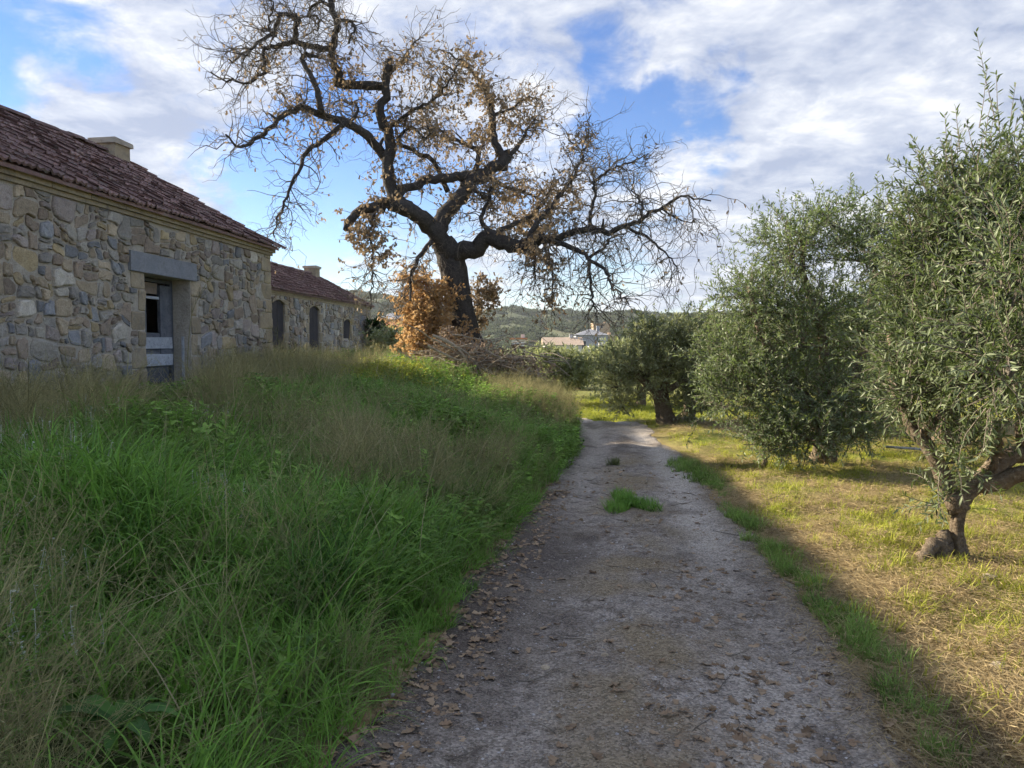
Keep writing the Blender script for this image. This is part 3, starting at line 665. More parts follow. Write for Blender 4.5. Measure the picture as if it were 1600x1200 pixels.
# remains of the wooden door in the opening
dr = empty('x', (0, 0, 0), None, None); bpy.data.objects.remove(dr)
yd = .30; a, b = D1[0], D1[1]
mb = MB(); mb.box((a + .01, yd, .5), (a + .09, yd + .08, 2.66)); mb.box((b - .09, yd, .5), (b - .01, yd + .08, 2.66)); mb.box((a + .09, yd + .002, 2.60), (b - .09, yd + .078, 2.662))
door = mb.build('door', M['wood_grey'], h1)
def dbox(nm, mat, p, q, jit=.004): m_ = MB(); m_.box(p, q, jit=jit); return m_.build(nm, M[mat], door)
dbox('header_board', 'wood_beam', (a + .09, yd + .03, 2.42), (b - .42, yd + .07, 2.59)); dbox('transom', 'wood_pale', (a + .09, yd, 2.335), (b - .38, yd + .06, 2.375))
dbox('open_leaf', 'wood_grey', (b - .42, yd - .02, 1.45), (b - .10, yd + .03, 2.56)); dbox('muntin', 'wood_grey', (a + .55, yd + .03, 1.7), (a + .59, yd + .06, 2.33))
dbox('broken_panel', 'wood_grey', (a + .09, yd + .01, 1.60), (b - .10, yd + .05, 1.80), .012)
for z in (1.60, 1.76, 1.48): pass
dbox('pale_board', 'wood_pale', (a + .02, yd - .03, 1.56), (b - .10, yd - .005, 1.73), .01); dbox('pale_board', 'wood_pale', (a + .02, yd - .03, 1.28), (b - .10, yd - .005, 1.46), .01)
dbox('gap_board', 'wood_grey', (a + .05, yd, 1.44), (b - .10, yd + .03, 1.58))
dbox('lower_leaf', 'wood_grey', (a + .14, yd + .01, .6), (b - .16, yd + .05, 1.27))
dbox('rail', 'wood_grey', (a + .3, yd - .02, 1.02), (b - .3, yd + .008, 1.08)); dbox('stile', 'wood_grey', (a + .3, yd - .02, .6), (a + .38, yd + .008, 1.0)); dbox('stile', 'wood_grey', (b - .38, yd - .02, .6), (b - .3, yd + .008, 1.0))
dbox('paper_notice', 'wood_pale', (a + .5, yd - .03, .80), (b - .42, yd - .012, .93), .004)
dbox('leaning_strip', 'wood_pale', (b - .07, yd - .2, .5), (b - .03, yd - .16, 1.75), .012)
mb = MB(); mb.box((D1[0] - .9, 3.4, -.05), (D1[1] + 2, 3.5, 3.4)); mb.build('inner_wall', M['mortar'], h1)

# ---- second house
C2 = np.array([-10 + .0958 * 35.8, 35.8])
def uu(d): return (d - 35.8) / .9954
W2 = [(uu(24.55), uu(25.6), 1.25, 3.10), (uu(27.85), uu(28.9), 1.25, 3.07), (uu(31.75), uu(32.8), 1.9, 2.72)]
h2, w2, holes, blocks, r2, uv2 = stone_house('stone_house', 'smaller stone house set back beside the oak with three dark openings', C2, 16, 4.9, .6, 3.24, 3.46, 4.80, W2, 13, 300, 0, None)
cells = rubble(-13.5, 0, .9, 3.24, holes, r2, .045, .7)
lay_stones(cells, w2, r2, uv2, 240, .015, .06)
lay_stones(blocks, w2, r2, uv2, 300, .01, .03, True, 'quoin')
cornice(h2, -16, 3.24, 3.46, 18, .07)
roof(h2, -16, 4.9, 3.48, 4.80, .14, 19, 300, C2)
chimney(h2, -.9, 2.45, 4.4, 5.2, .55, .55)
for (a, b, c, d) in W2:                                # arched head and a frame set back in each opening
    mb = MB(); n = 10; t = np.linspace(0, 1, n); arc = d - .14 + .13 * np.sin(t * math.pi)
    V = []
    for y in (-.03, .3):
        V += [(a + (b - a) * q, y, z) for q, z in zip(t, arc)] + [(a + (b - a) * q, y, d + .002) for q in t]
    j = np.arange(n - 1); mb.add(V, np.concatenate([np.stack([j, j + 1, j + n + 1, j + n], -1), np.stack([j, j + 1, j + 2 * n + 1, j + 2 * n], -1)])); mb.build('arch_head', M['ashlar'], h2)
    mb = MB(); mb.box((a + .01, .25, c), (a + .08, .31, d - .02)); mb.box((b - .08, .25, c), (b - .01, .31, d - .02)); mb.box((a + .08, .252, c + (d - c) * .55), (b - .08, .308, c + (d - c) * .55 + .05)); mb.build('window_frame', M['wood_grey'], h2)
    for q in range(2):
        mb = MB(); e0 = a + .02 + q * (b - a - .03) / 2; mb.box((e0, .05, c), (e0 + (b - a - .05) / 2, .09, d - .03), jit=.004); sh = mb.build('shutter', M['shutter'], h2)
mb = MB(); mb.box((-15.4, 2.2, .7), (-.6, 2.3, 3.4)); mb.build('inner_wall', M['mortar'], h2)

# ------------------------------------------------------------------ oak
OAKD = 19.5
oak = empty('oak_tree', tuple(at(733, 566, OAKD)), 'huge crooked half bare oak with brown leaves on the bank', 'tree')
def px_limb(pts, r0, r1, d0, d1, n=None, wob=.03):
    P = np.array([at(x, y, OAKD + d0 + (d1 - d0) * i / (len(pts) - 1)) for i, (x, y) in enumerate(pts)]); n = n or max(8, 4 * len(pts))
    S = smooth_path(P, n); S[1:] += rng.normal(0, wob * .5, (n - 1, 3)) * np.linspace(.3, 1, n - 1)[:, None]
    S[:, 1] += np.sin(np.linspace(0, 5, n) + rng.uniform(0, 6)) * .12 * np.linspace(0, 1, n)
    k = OAKD / F; return S, np.linspace(r0, r1, n) * k
O0 = np.array(oak.location)
def oak_part(nm, S, r, n=10, lump=.07):
    mb = MB(); mb.tube(S - O0, r, n, 0, lump, True, .045 if n > 8 else 0); return mb.build(nm, M['bark_oak'], oak, smooth=True)
S, r = px_limb([(741, 604), (735, 552), (727, 512), (716, 462), (710, 430), (702, 402), (690, 375)], 21, 21, 0, 0, 22, .01)
r = np.interp(np.linspace(0, 1, 22), [0, .12, .3, .6, .8, 1], [38, 27, 21, 20, 22, 17]) * OAKD / F
oak_part('trunk', S, r, 28, .05)
LIMBS = [  # photo outline of the limbs, radius at root and tip in pixels, depth at root and tip
 ([(700, 400), (684, 368), (660, 342), (631, 326), (606, 322), (577, 325), (550, 338), (535, 356)], 17, 4, 0, -1.6),
 ([(640, 328), (618, 310), (606, 268), (608, 219), (597, 187), (601, 150), (604, 116), (607, 96)], 11.5, 5, -.5, .2),
 ([(603, 135), (565, 133), (527, 131), (530, 117), (519, 88), (523, 62), (527, 37), (517, 8), (515, -25), (505, -60)], 7.5, 3.5, .2, -.6),
 ([(604, 250), (588, 230), (566, 205), (535, 189), (500, 178), (470, 167), (450, 178), (419, 204), (394, 225), (375, 233), (357, 213)], 8, 1.3, 0, -2.6),
 ([(540, 191), (508, 217), (476, 240), (469, 266), (453, 302), (440, 330), (428, 372)], 4.5, .9, -.8, -1.8),
 ([(502, 176), (494, 134), (474, 98), (476, 84), (500, 93)], 5, 2.2, -1.2, -1.0),
 ([(520, 80), (494, 73), (456, 67), (434, 73), (410, 77), (412, 103), (400, 119), (363, 125), (330, 112)], 5, 1, -.2, -2.0),
 ([(464, 66), (462, 47), (468, 31), (456, 25), (438, 22), (433, 41), (425, 55), (419, 44), (419, 19), (424, -4)], 4.5, 1, -.6, -1.5),
 ([(424, 54), (400, 69), (386, 83), (355, 92)], 3, .9, -1.2, -2.2),
 ([(526, 32), (546, 34), (550, 45), (541, 70)], 3, 1.2, -.5, -1.2),
 ([(517, 10), (500, 2), (480, 22), (497, 30), (498, 46), (470, 58)], 3, 1, -.5, 1.0),
 ([(684, 366), (692, 337), (713, 316), (737, 284), (759, 269), (786, 254), (794, 240)], 14, 9, 0, 1.2),
 ([(788, 252), (772, 218), (768, 178), (761, 152), (750, 128), (722, 97), (687, 75)], 8, 1, 1.1, 2.4),
 ([(794, 244), (812, 224), (826, 200), (842, 186)], 5, 1, 1.2, 2.2),
 ([(612, 300), (644, 291), (675, 282), (716, 276), (742, 272)], 6, 8.5, -.3, .8),
 ([(742, 270), (747, 236), (716, 222), (684, 203), (664, 180)], 5, .9, .8, 2.2),
 ([(700, 300), (676, 251), (653, 241), (622, 222), (640, 200), (664, 214), (672, 196)], 4.5, 1.2, .6, -.6),
 ([(722, 286), (742, 298), (760, 310)], 4.5, 2.5, .7, -.2),
 ([(705, 402), (724, 392), (744, 390), (762, 370), (787, 378), (812, 384), (830, 381), (848, 372)], 16, 8, 0, -1.0),
 ([(838, 376), (875, 370), (916, 359), (950, 362), (978, 353), (1003, 341), (1034, 325), (1062, 309), (1112, 311)], 6.5, .9, -.9, -2.4),
 ([(838, 374), (869, 378), (897, 388), (922, 404), (947, 426), (959, 451), (981, 472)], 5, .8, -.9, -3.0),
 ([(920, 404), (924, 450), (928, 476), (935, 495)], 3, .8, -1.5, -1.8),
 ([(924, 358), (922, 334), (930, 306), (925, 284), (925, 262)], 3.6, 1.3, -1.3, -1.0),
 ([(927, 286), (947, 269), (972, 259), (1000, 247), (1014, 236)], 2.8, .7, -1.1, -.2),
 ([(824, 378), (838, 350), (866, 317), (884, 291), (900, 272), (909, 247), (917, 222), (919, 183)], 5, .7, -.8, .8),
 ([(980, 354), (1019, 375), (1044, 401), (1063, 430)], 2.6, .6, -1.7, -2.6),
 ([(922, 402), (944, 387), (960, 369), (985, 362)], 2.6, .8, -1.4, -.6),
 ([(1003, 341), (1003, 316), (994, 300), (987, 268)], 2.6, .7, -1.8, -1.0),
 ([(787, 372), (752, 350), (760, 325), (766, 300), (769, 280)], 4.5, 2, -.4, .4),
 ([(770, 368), (800, 352), (826, 338), (850, 318), (862, 292)], 5, 1.4, -.3, 1.4),
 ([(760, 272), (790, 292), (820, 300), (852, 318)], 4, 1.2, 1.0, 2.4),
 ([(592, 323), (580, 352), (581, 400), (582, 430), (580, 480)], 2.4, .7, -1.2, -1.7),
 ([(680, 372), (668, 384), (652, 408), (640, 440), (646, 470)], 5, 1.4, -.2, -1.3),
 ([(847, 376), (856, 402), (862, 432), (864, 496)], 2.4, .7, -1.0, -1.6),
 ([(832, 382), (836, 418), (838, 455)], 2, .6, -.9, -1.5),
 ([(1034, 326), (1060, 342), (1090, 346)], 1.6, .5, -2.0, -2.6),
 ([(606, 200), (640, 176), (672, 160), (700, 132), (716, 100)], 4, .9, .1, -1.6),
 ([(604, 118), (628, 96), (640, 76), (662, 60)], 3.4, .8, .2, 1.2),
 ([(768, 180), (800, 168), (828, 150), (846, 160)], 3, .8, 1.8, 3.0),
 ([(545, 192), (560, 170), (540, 158), (515, 166)], 3, 1, -.6, .6),
]
limbs = []
def stub(S, r, i):
    T = S[min(i + 1, len(S) - 1)] - S[max(i - 1, 0)]; d = unit(np.cross(T, rng.normal(0, 1, 3))); P = S[i] + d[None] * np.linspace(0, rng.uniform(.12, .4), 4)[:, None]; oak_part('stub', P, np.linspace(r[i] * .55, r[i] * .3, 4), 7, .12)
for pts, r0, r1, d0, d1 in LIMBS:
    S, r = px_limb(pts, r0 * .94, r1 * 1.0, d0, d1, None, .075); limbs.append((S, r)); oak_part('limb', S, r, 10 if r0 > 4 else 6, .10); [stub(S, r, int(rng.integers(4, len(S) - 3))) for _ in range(2 if r0 > 6 else 0)]
def twist(p, d, L, n, droop, kink=.45):                # a crooked twig
    P = [p]; d = d / np.linalg.norm(d)
    for i in range(n):
        d = d + rng.normal(0, kink, 3) + np.array([0, 0, droop]); d /= np.linalg.norm(d); P.append(P[-1] + d * L / n)
    return np.array(P)
tw = MB(); LP = []; LD = []; tips = []
for S, r in limbs:
    n = len(S); ln = np.linalg.norm(np.diff(S, axis=0), axis=1).sum(); thin = 1 - ss(.03, .13, r.mean())
    cnt = int(ln * (5.0 + 9.0 * thin))
    for _ in range(cnt):
        i = int(rng.uniform(.25 if r[0] > .1 else .1, 1) * (n - 1)); p = S[i]; T = S[min(i + 1, n - 1)] - S[max(i - 1, 0)]; T /= np.linalg.norm(T) + 1e-9
        d = np.cross(T, rng.normal(0, 1, 3)); d = unit(d) + T * .55; L_ = rng.uniform(.4, 1.4) * (.6 + .5 * thin)
        low = p[2] < 5.2; droop = -.17 if low else rng.choice([.09, -.05, .04])
        Q = twist(p, d, L_, 6, droop); q0 = min(r[i] * .55, rng.uniform(.009, .019)); tw.tube(Q - O0, np.linspace(q0, .004, 7), 4, 0, 0, False); tips.append((Q, low))
        for k in range(rng.integers(2, 5)):
            j = rng.integers(1, 7); d2 = unit(rng.normal(0, 1, 3)) + (Q[j] - Q[j - 1]) / np.linalg.norm(Q[j] - Q[j - 1]) * .8
            Q2 = twist(Q[j], d2, rng.uniform(.25, .75), 4, droop * 1.1); tw.tube(Q2 - O0, np.linspace(.0065, .003, 5), 3, 0, 0, False); tips.append((Q2, low))
            if rng.random() < .7:
                j = rng.integers(1, 5); Q3 = twist(Q2[j], unit(rng.normal(0, 1, 3)) + (Q2[j] - Q2[j - 1]) * 4, rng.uniform(.12, .3), 3, droop); tw.tube(Q3 - O0, np.linspace(.0035, .002, 4), 3, 0, 0, False); tips.append((Q3, low))
tag(tw.build('twigs', M['twig'], oak), kind='stuff')
# brown leaves left on the twigs: dense in a few clumps, sparse elsewhere
CL = [(555, 360, 40, 1.0), (600, 385, 30, .9), (525, 365, 22, .9), (600, 300, 45, .55), (830, 345, 42, .85), (790, 310, 40, .5), (770, 200, 38, .75), (740, 150, 40, .55), (545, 110, 34, .4), (690, 300, 50, .4), (640, 260, 60, .2), (700, 230, 60, .25),
      (820, 180, 35, .5), (660, 120, 60, .28), (470, 170, 60, .16), (870, 300, 36, .4), (840, 400, 30, .4), (905, 215, 25, .3), (420, 120, 60, .07), (740, 95, 36, .4), (620, 175, 50, .4), (860, 480, 25, .4)]
def leafiness(p):
    v = p - CAM; c, s = math.cos(PITCH), math.sin(PITCH); yc = v[1] * c - v[2] * s; zc = v[1] * s + v[2] * c
    px, py = 800 + F * v[0] / yc, 600 - F * zc / yc
    return max([.014] + [a * math.exp(-(((px - x) / r_) ** 2 + ((py - y) / r_) ** 2)) for x, y, r_, a in CL])
for Q, low in tips:
    f = leafiness(Q[-1])
    for k in range(rng.poisson(f * 13)):
        t = rng.uniform(.2, 1); i = min(int(t * (len(Q) - 1)), len(Q) - 2); LP.append(Q[i] + (Q[i + 1] - Q[i]) * rng.random() + rng.normal(0, .012, 3)); LD.append(unit(rng.normal(0, 1, 3)) + unit(Q[i + 1] - Q[i]) * .5 + np.array([0, 0, -.5]))
LP = np.array(LP) - O0; LD = np.array(LD); n = len(LP)
V, Fa = leaves(LP, LD, unit(rng.normal(0, 1, (n, 3))), rng.uniform(.07, .12, n), rng.uniform(.08, .13, n), OAKLEAF)
tag(mesh_np('crown', V, Fa, M['oak_leaf'], attrs={'rnd': np.repeat(rng.uniform(0, 1, n), 12)}, parent=oak), kind='stuff')
# the thicket of rusty suckers round the foot of the trunk
def thicket(blobs, per, mat, ntw, leafL=(.07, .12), dens=1.0):
    mb = MB(); P_, D_ = [], []
    for (px, py, rx, ry, d, dd, k) in blobs:
        for _ in range(int(ntw * k)):
            a = rng.normal(0, .5, 3); p = at(px + a[0] * rx, py + a[1] * ry, OAKD + d + a[2] * dd)
            Q = twist(p, rng.normal(0, 1, 3) + [0, 0, .5], rng.uniform(.25, .6), 4, .03, .35); mb.tube(Q - O0, np.linspace(.006, .002, 5), 3, 0, 0, False)
            for _ in range(per):
                i = rng.integers(0, 4); P_.append(Q[i] + (Q[i + 1] - Q[i]) * rng.random()); D_.append(unit(rng.normal(0, 1, 3)) + [0, 0, -.3])
    P_ = np.array(P_) - O0; D_ = np.array(D_); n = len(P_)
    V, Fa = leaves(P_, D_, unit(rng.normal(0, 1, (n, 3))), rng.uniform(*leafL, n), rng.uniform(leafL[0] * 1.1, leafL[1] * 1.1, n), OAKLEAF)
    return mb, V, Fa, n
mb, V, Fa, n = thicket([(672, 470, 34, 34, -.5, .6, 1.0), (652, 500, 30, 40, -.5, .6, 1.0), (672, 525, 36, 30, -.7, .5, .9), (660, 545, 34, 24, -.6, .5, .6), (684, 490, 16, 46, -.6, .4, .5), (650, 440, 18, 22, -.5, .5, .3), (716, 535, 26, 18, -.9, .3, .35)], 13, None, 150)
tag(mb.build('sucker_stems', M['twig_dead'], oak), kind='stuff')
tag(mesh_np('sucker_leaves', V, Fa, M['oak_leaf_rust'], attrs={'rnd': np.repeat(rng.uniform(0, 1, n), 12)}, parent=oak), kind='stuff')
mb, V, Fa, n = thicket([(754, 462, 18, 20, .3, .5, .7), (766, 456, 14, 18, .2, .4, .6), (750, 496, 14, 26, .3, .4, .6)], 10, None, 70)
tag(mb.build('side_shoots', M['twig_dead'], oak), kind='stuff'); tag(mesh_np('side_shoot_leaves', V, Fa, M['oak_leaf'], attrs={'rnd': np.repeat(rng.uniform(0, 1, n), 12)}, parent=oak), kind='stuff')
# cut brush heaped at its foot
O_keep = O0; O0 = at(730, 575, 17.6); pile = empty('brush_pile', tuple(O0), 'heap of cut pale branches and dead leaves at foot of oak', 'brush pile')
mb = MB()
for _ in range(300):
    px, py = rng.normal(742, 52), rng.normal(562, 14); p = at(px, min(py, 588), 17.6 + rng.normal(0, .5)); d = rng.normal(0, 1, 3) * [1, .8, .35] + [.25, 0, -.25]
    Q = twist(p, d, rng.uniform(.5, 1.3), 5, -.02, .16); r_ = rng.uniform(.005, .018); mb.tube(Q - O0, np.linspace(r_, r_ * .4, 6), 4, 0, 0, False)
for pts, r_ in (([(676, 524), (705, 536), (728, 560), (740, 588)], 2.6), ([(690, 530), (730, 552), (752, 580)], 2.2), ([(668, 540), (700, 556), (736, 572)], 2.2), ([(748, 540), (735, 560), (722, 590)], 2), ([(760, 548), (790, 566), (822, 590)], 2)):
    S = smooth_path([at(x, y, 17.0) for x, y in pts], 9); mb.tube(S - O0, np.linspace(r_, r_ * .6, 9) * 17.0 / F, 7, 0, .1)
mb.build('branches', M['twig_dead'], pile); pile.children[0]['kind'] = 'stuff'
O_s = OAKD; OAKD = 17.6
mb, V, Fa, n = thicket([(720, 560, 40, 20, 0, .6, 1), (775, 565, 40, 18, 0, .6, 1), (820, 580, 34, 14, -.1, .6, .7), (700, 545, 30, 22, 0, .4, .6)], 6, None, 80)
OAKD = O_s; O0 = O_keep
tag(mb.build('brush_twigs', M['twig_dead'], pile), kind='stuff'); tag(mesh_np('dead_leaves', V, Fa, M['litter'], attrs={'rnd': np.repeat(rng.uniform(0, 1, n), 12)}, parent=pile), kind='stuff')

# ------------------------------------------------------------------ olive trees and shrubs
def leafy(blobs, O, leafL, leafW, ntw, per, twl, tpl, mats, nm, root, up=.5, shoots=(), twig_r=.004, shell=.45):
    mb = MB(); P_, D_ = [], []
    def twig(p, d, L_, per, droop=0.0, kk=.16):
        Q = twist(p, d, L_, 4, droop, kk); mb.tube(Q - O, np.linspace(twig_r, twig_r * .4, 5), 3, 0, 0, False)
        t = (np.arange(per) + rng.uniform(0, .6, per)) / per; f = t * 4; i = np.minimum(f.astype(int), 3); q = Q[i] + (Q[i + 1] - Q[i]) * (f - i)[:, None]
        T = unit(Q[i + 1] - Q[i]); s = unit(np.cross(T, unit(rng.normal(0, 1, (per, 3))))); P_.append(q); D_.append(T * rng.uniform(.35, .9, (per, 1)) + s * .8)
    for c, rad, k in blobs:
        c = np.asarray(c, float); rad = np.broadcast_to(np.asarray(rad, float), (3,))
        m = int(ntw * k)
        g = unit(rng.normal(0, 1, (m, 3))); rr = rng.uniform(0, 1, m) ** shell; lump = .82 + .36 * np.sin(g[:, 0] * 5.1 + c[0] * 3) * np.sin(g[:, 1] * 4.3 + c[1]) + .16 * np.sin(g[:, 2] * 7 + c[2] * 5)
        for j in range(m):
            p = c + g[j] * rad * rr[j] * lump[j]; d = g[j] * (.5 + .5 * rr[j]) + np.array([0, 0, up]) + rng.normal(0, .45, 3)
            twig(p, d, rng.uniform(*twl), per, -.03)
        for _ in range(int(14 * min(k, 1.5))):        # inner branches that carry them
            g1 = unit(rng.normal(0, 1, 3)); Q = twist(c - [0, 0, rad[2] * .4], g1 * rad + [0, 0, rad[2] * .3], np.linalg.norm(rad) * .55, 6, .02, .2); mb.tube(Q - O, np.linspace(twig_r * 3.2, twig_r, 7), 4, 0, 0, False)
    for p, d, L_, k in shoots: twig(np.asarray(p, float), np.asarray(d, float), L_, k, 0, .05)
    P_ = np.concatenate(P_) - O; D_ = np.concatenate(D_); n = len(P_)
    Nn = unit(rng.normal(0, .6, (n, 3)) + np.array([0, 0, 1.0])); V, Fa = leaves(P_, D_, Nn, rng.uniform(*leafL, n), rng.uniform(*leafW, n), tpl)
    cr = mesh_np(nm, V, Fa, mats, attrs={'rnd': np.repeat(rng.uniform(0, 1, n), len(tpl[0]))}, parent=root); tag(cr, kind='stuff')
    tag(mb.build('twigs', M['twig'], root), kind='stuff'); return n
def olive(label, base, trunk, limbs_, blobs, group, **kw):
    O = np.array(base, float); root = empty('olive_tree', tuple(O), label, 'tree', group)
    mb = MB(); P = smooth_path(trunk[0], 26); r_ = np.interp(np.linspace(0, 1, 26), np.linspace(0, 1, len(trunk[1])), trunk[1]); mb.tube(P - O, r_, 24, 0, .05, True, .085); mb.build('trunk', M['bark_olive'], root, smooth=True)
    for pts, r0, r1 in limbs_:
        mb = MB(); S = smooth_path(pts, 12); S[1:] += rng.normal(0, .012, (11, 3)); mb.tube(S - O, np.linspace(r0, r1, 12), 12, 0, .06, True, .07); mb.build('limb', M['bark_olive'], root, smooth=True)
    n = leafy(blobs, O, nm='crown', root=root, **kw); return root
G_OL = 'olive trees in the orchard beside the track'
# nearest, leaning over the right edge
d = 5.65; b0 = at(1503, 880, d); b0[2] = gz(b0[0], b0[1]) - .05
nearO = olive('tall olive tree nearest the camera with bent trunk and thick stump', b0,
      ([at(1522, 900, d), at(1503, 872, d), at(1496, 835, d), at(1500, 795, d), at(1516, 766, d), at(1545, 746, d)], [.08, .056, .046, .046, .056, .068]),
      [([at(1536, 752, d), at(1575, 715, d), at(1640, 690, d + .1), at(1720, 560, d + .3), at(1740, 430, d + .4)], .08, .03), ([at(1530, 760, d), at(1590, 742, d - .1), at(1680, 715, d - .3), at(1760, 600, d - .4)], .075, .025),
       ([at(1498, 800, d), at(1482, 765, d + .05), at(1455, 705, d + .1), at(1420, 655, d + .2), at(1395, 600, d + .3), at(1390, 520, d + .4)], .075, .022), ([at(1600, 700, d), at(1590, 600, d + .2), at(1560, 480, d + .3), at(1540, 340, d + .3)], .045, .014),
       ([at(1458, 892, d - .05), at(1464, 866, d - .02), at(1474, 842, d), at(1478, 832, d + .02)], .08, .035), ([at(1478, 850, d), at(1452, 858, d - .06), at(1440, 884, d - .1)], .06, .04), ([at(1440, 680, d + .1), at(1480, 640, d), at(1500, 560, d), at(1490, 440, d + .2)], .03, .012), ([at(1545, 745, d), at(1562, 700, d - .1), at(1555, 668, d - .15)], .03, .014)],
      [(at(1600, 470, d + .1), (.85, .9, .72), 2.2), (at(1510, 400, d + .2), (.52, .6, .55), 1.3), (at(1505, 315, d + .2), (.42, .5, .34), .75), (at(1600, 310, d + .2), (.45, .6, .45), .9), (at(1480, 560, d), (.50, .55, .45), 1.2), (at(1425, 600, d + .1), (.26, .4, .24), .4), (at(1570, 600, d - .4), (.45, .4, .26), .6), (at(1720, 460, d), (.9, .9, 1.0), 1.6), (at(1720, 600, d - .3), (.5, .5, .3), .4),
       (at(1450, 400, d + .3), (.3, .5, .35), .55), (at(1445, 500, d + .2), (.28, .5, .36), .5), (at(1490, 712, d - .2), (.17, .15, .12), .16), (at(1470, 785, d - .05), (.05, .08, .14), .05), (at(1575, 540, 4.5), (.3, .3, .5), .5), (at(1590, 400, 4.6), (.28, .3, .4), .35)], G_OL,
      leafL=(.045, .072), leafW=(.011, .017), ntw=285, per=17, twl=(.2, .42), tpl=LEAF6, mats=M['olive_leaf'], up=.45,
      shoots=[(at(1558, 205, d + .2), (-.2, 0, 1), .78, 30), (at(1562, 215, d + .2), (-.1, 0, 1), .5, 26), (at(1575, 210, d + .3), (.2, 0, 1), .4, 22), (at(1590, 220, d), (.25, 0, 1), .5, 22), (at(1500, 235, d + .2), (-.2, 0, 1), .32, 18), (at(1455, 265, d + .2), (-.5, 0, .9), .3, 18), (at(1430, 300, d + .2), (-.9, 0, .3), .3, 18), (at(1480, 240, d), (-.1, 0, 1), .3, 16), (at(1530, 200, d + .2), (.05, 0, 1), .45, 20), (at(1412, 500, d), (-.9, 0, .35), .35, 18), (at(1400, 340, d + .3), (-.8, 0, .5), .25, 14)])
# middle, dense to the ground
d = 10.1; b0 = at(1285, 722, d); b0[2] = gz(b0[0], b0[1]) - .05
olive('dense olive tree with skirts of leaves down to the straw, middle of the row', b0,
      ([b0, at(1288, 690, d), at(1280, 650, d)], [.17, .13, .13]),
      [([at(1282, 655, d), at(1240, 600, d - .2), at(1190, 520, d - .3), at(1170, 450, d - .2)], .09, .02), ([at(1284, 650, d), at(1290, 560, d + .1), at(1260, 440, d + .1), at(1250, 360, d)], .09, .02), ([at(1285, 652, d), at(1335, 590, d), at(1360, 480, d + .2), at(1370, 380, d + .2)], .08, .02), ([at(1193, 735, d - .5), at(1192, 700, d - .5), at(1186, 660, d - .4)], .03, .012)],
      [(at(1250, 500, d), (.95, 1.0, .85), 2.6), (at(1235, 385, d), (.6, .7, .42), 1.0), (at(1350, 385, d + .1), (.6, .7, .5), 1.1), (at(1175, 470, d), (.5, .7, .45), .8), (at(1180, 590, d - .2), (.66, .7, .6), 1.3), (at(1290, 620, d - .4), (.8, .6, .5), 1.2), (at(1390, 500, d + .2), (.6, .8, .8), 1.2), (at(1200, 680, d - .5), (.3, .3, .34), .45), (at(1370, 640, d - .1), (.55, .6, .35), .6), (at(1265, 672, d - .75), (.5, .35, .3), .7), (at(1330, 672, d - .6), (.42, .35, .22), .45), (at(1225, 690, d - .7), (.3, .3, .26), .4), (at(1130, 610, d - .2), (.36, .5, .5), .5), (at(1140, 540, d), (.3, .4, .4), .4), (at(1300, 340, d), (.4, .4, .24), .3), (at(1430, 430, d + .3), (.5, .6, .6), .6), (at(1430, 580, d + .3), (.5, .6, .5), .5)], G_OL,
      leafL=(.05, .08), leafW=(.014, .021), ntw=265, per=17, twl=(.22, .42), tpl=LEAF4, mats=M['olive_leaf'], up=.5,
      shoots=[(at(x, y, d), (dx, 0, 1), L_, 18) for x, y, dx, L_ in ((1135, 420, -.3, .5), (1150, 430, -.1, .4), (1240, 350, 0, .4), (1255, 345, .1, .4), (1370, 330, -.1, .5), (1180, 380, -.2, .5), (1290, 350, .1, .45), (1345, 340, 0, .4), (1385, 330, .2, .5), (1115, 470, -.8, .4), (1205, 370, -.1, .42))])
# third in the row, with the dark trunk by the bend
d = 15.4; b0 = at(1043, 668, d); b0[2] = gz(b0[0], b0[1]) - .06
olive('rounded olive tree with a short dark trunk where the track bends', b0,
      ([b0, at(1040, 650, d), at(1034, 628, d), at(1032, 610, d)], [.24, .17, .15, .16]),
      [([at(1033, 618, d), at(1000, 590, d), at(975, 550, d)], .09, .03), ([at(1034, 615, d), at(1050, 570, d), at(1060, 520, d)], .09, .03), ([at(1035, 612, d), at(1075, 590, d - .2), at(1105, 560, d - .2)], .07, .03)],
      [(at(1010, 570, d), (.85, .9, .62), 1.5), (at(1075, 555, d), (.8, .9, .65), 1.4), (at(965, 590, d), (.42, .6, .5), .6), (at(1020, 520, d), (.5, .7, .28), .5), (at(1080, 630, d - .2), (.5, .5, .35), .5), (at(975, 630, d), (.3, .4, .25), .25), (at(1110, 600, d - .4), (.5, .5, .5), .6), (at(1100, 520, d), (.6, .8, .5), .6)], G_OL,
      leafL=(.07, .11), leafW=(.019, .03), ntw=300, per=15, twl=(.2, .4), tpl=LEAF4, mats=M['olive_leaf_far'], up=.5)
# the trees further off: rows behind and beyond the bend
def simple_olive(label, px, d, w, h, mat='olive_leaf_far', k=1.0, trunk_h=.8):
    x = (px - 800) / F * d; z = float(gz(x, d)); b = np.array([x, d, z - .05]); t = b + [0.05, 0, trunk_h]
    bl = [(b + [rng.uniform(-.3, .3) * w, rng.uniform(-.3, .3) * w, trunk_h + rng.uniform(.25, .7) * (h - trunk_h)], (w * rng.uniform(.26, .36), w * .32, (h - trunk_h) * rng.uniform(.28, .4)), .5) for _ in range(6)] + [(b + [0, 0, (h + trunk_h) / 2], (w * .42, w * .42, (h - trunk_h) * .45), 1.3)]
    s = .06 + d * .0032
    olive(label, b, ([b, b + [.06, 0, trunk_h * .5], t], [.2, .15, .15]), [([t, t + [dx * w, .1, (h - trunk_h) * .5]], .08, .03) for dx in (-.25, .0, .25)], bl, G_OL,
          leafL=(s, s * 1.5), leafW=(s * .3, s * .45), ntw=int(190 * k), per=12, twl=(.2, .45), tpl=LEAF4, mats=M[mat], up=.5)
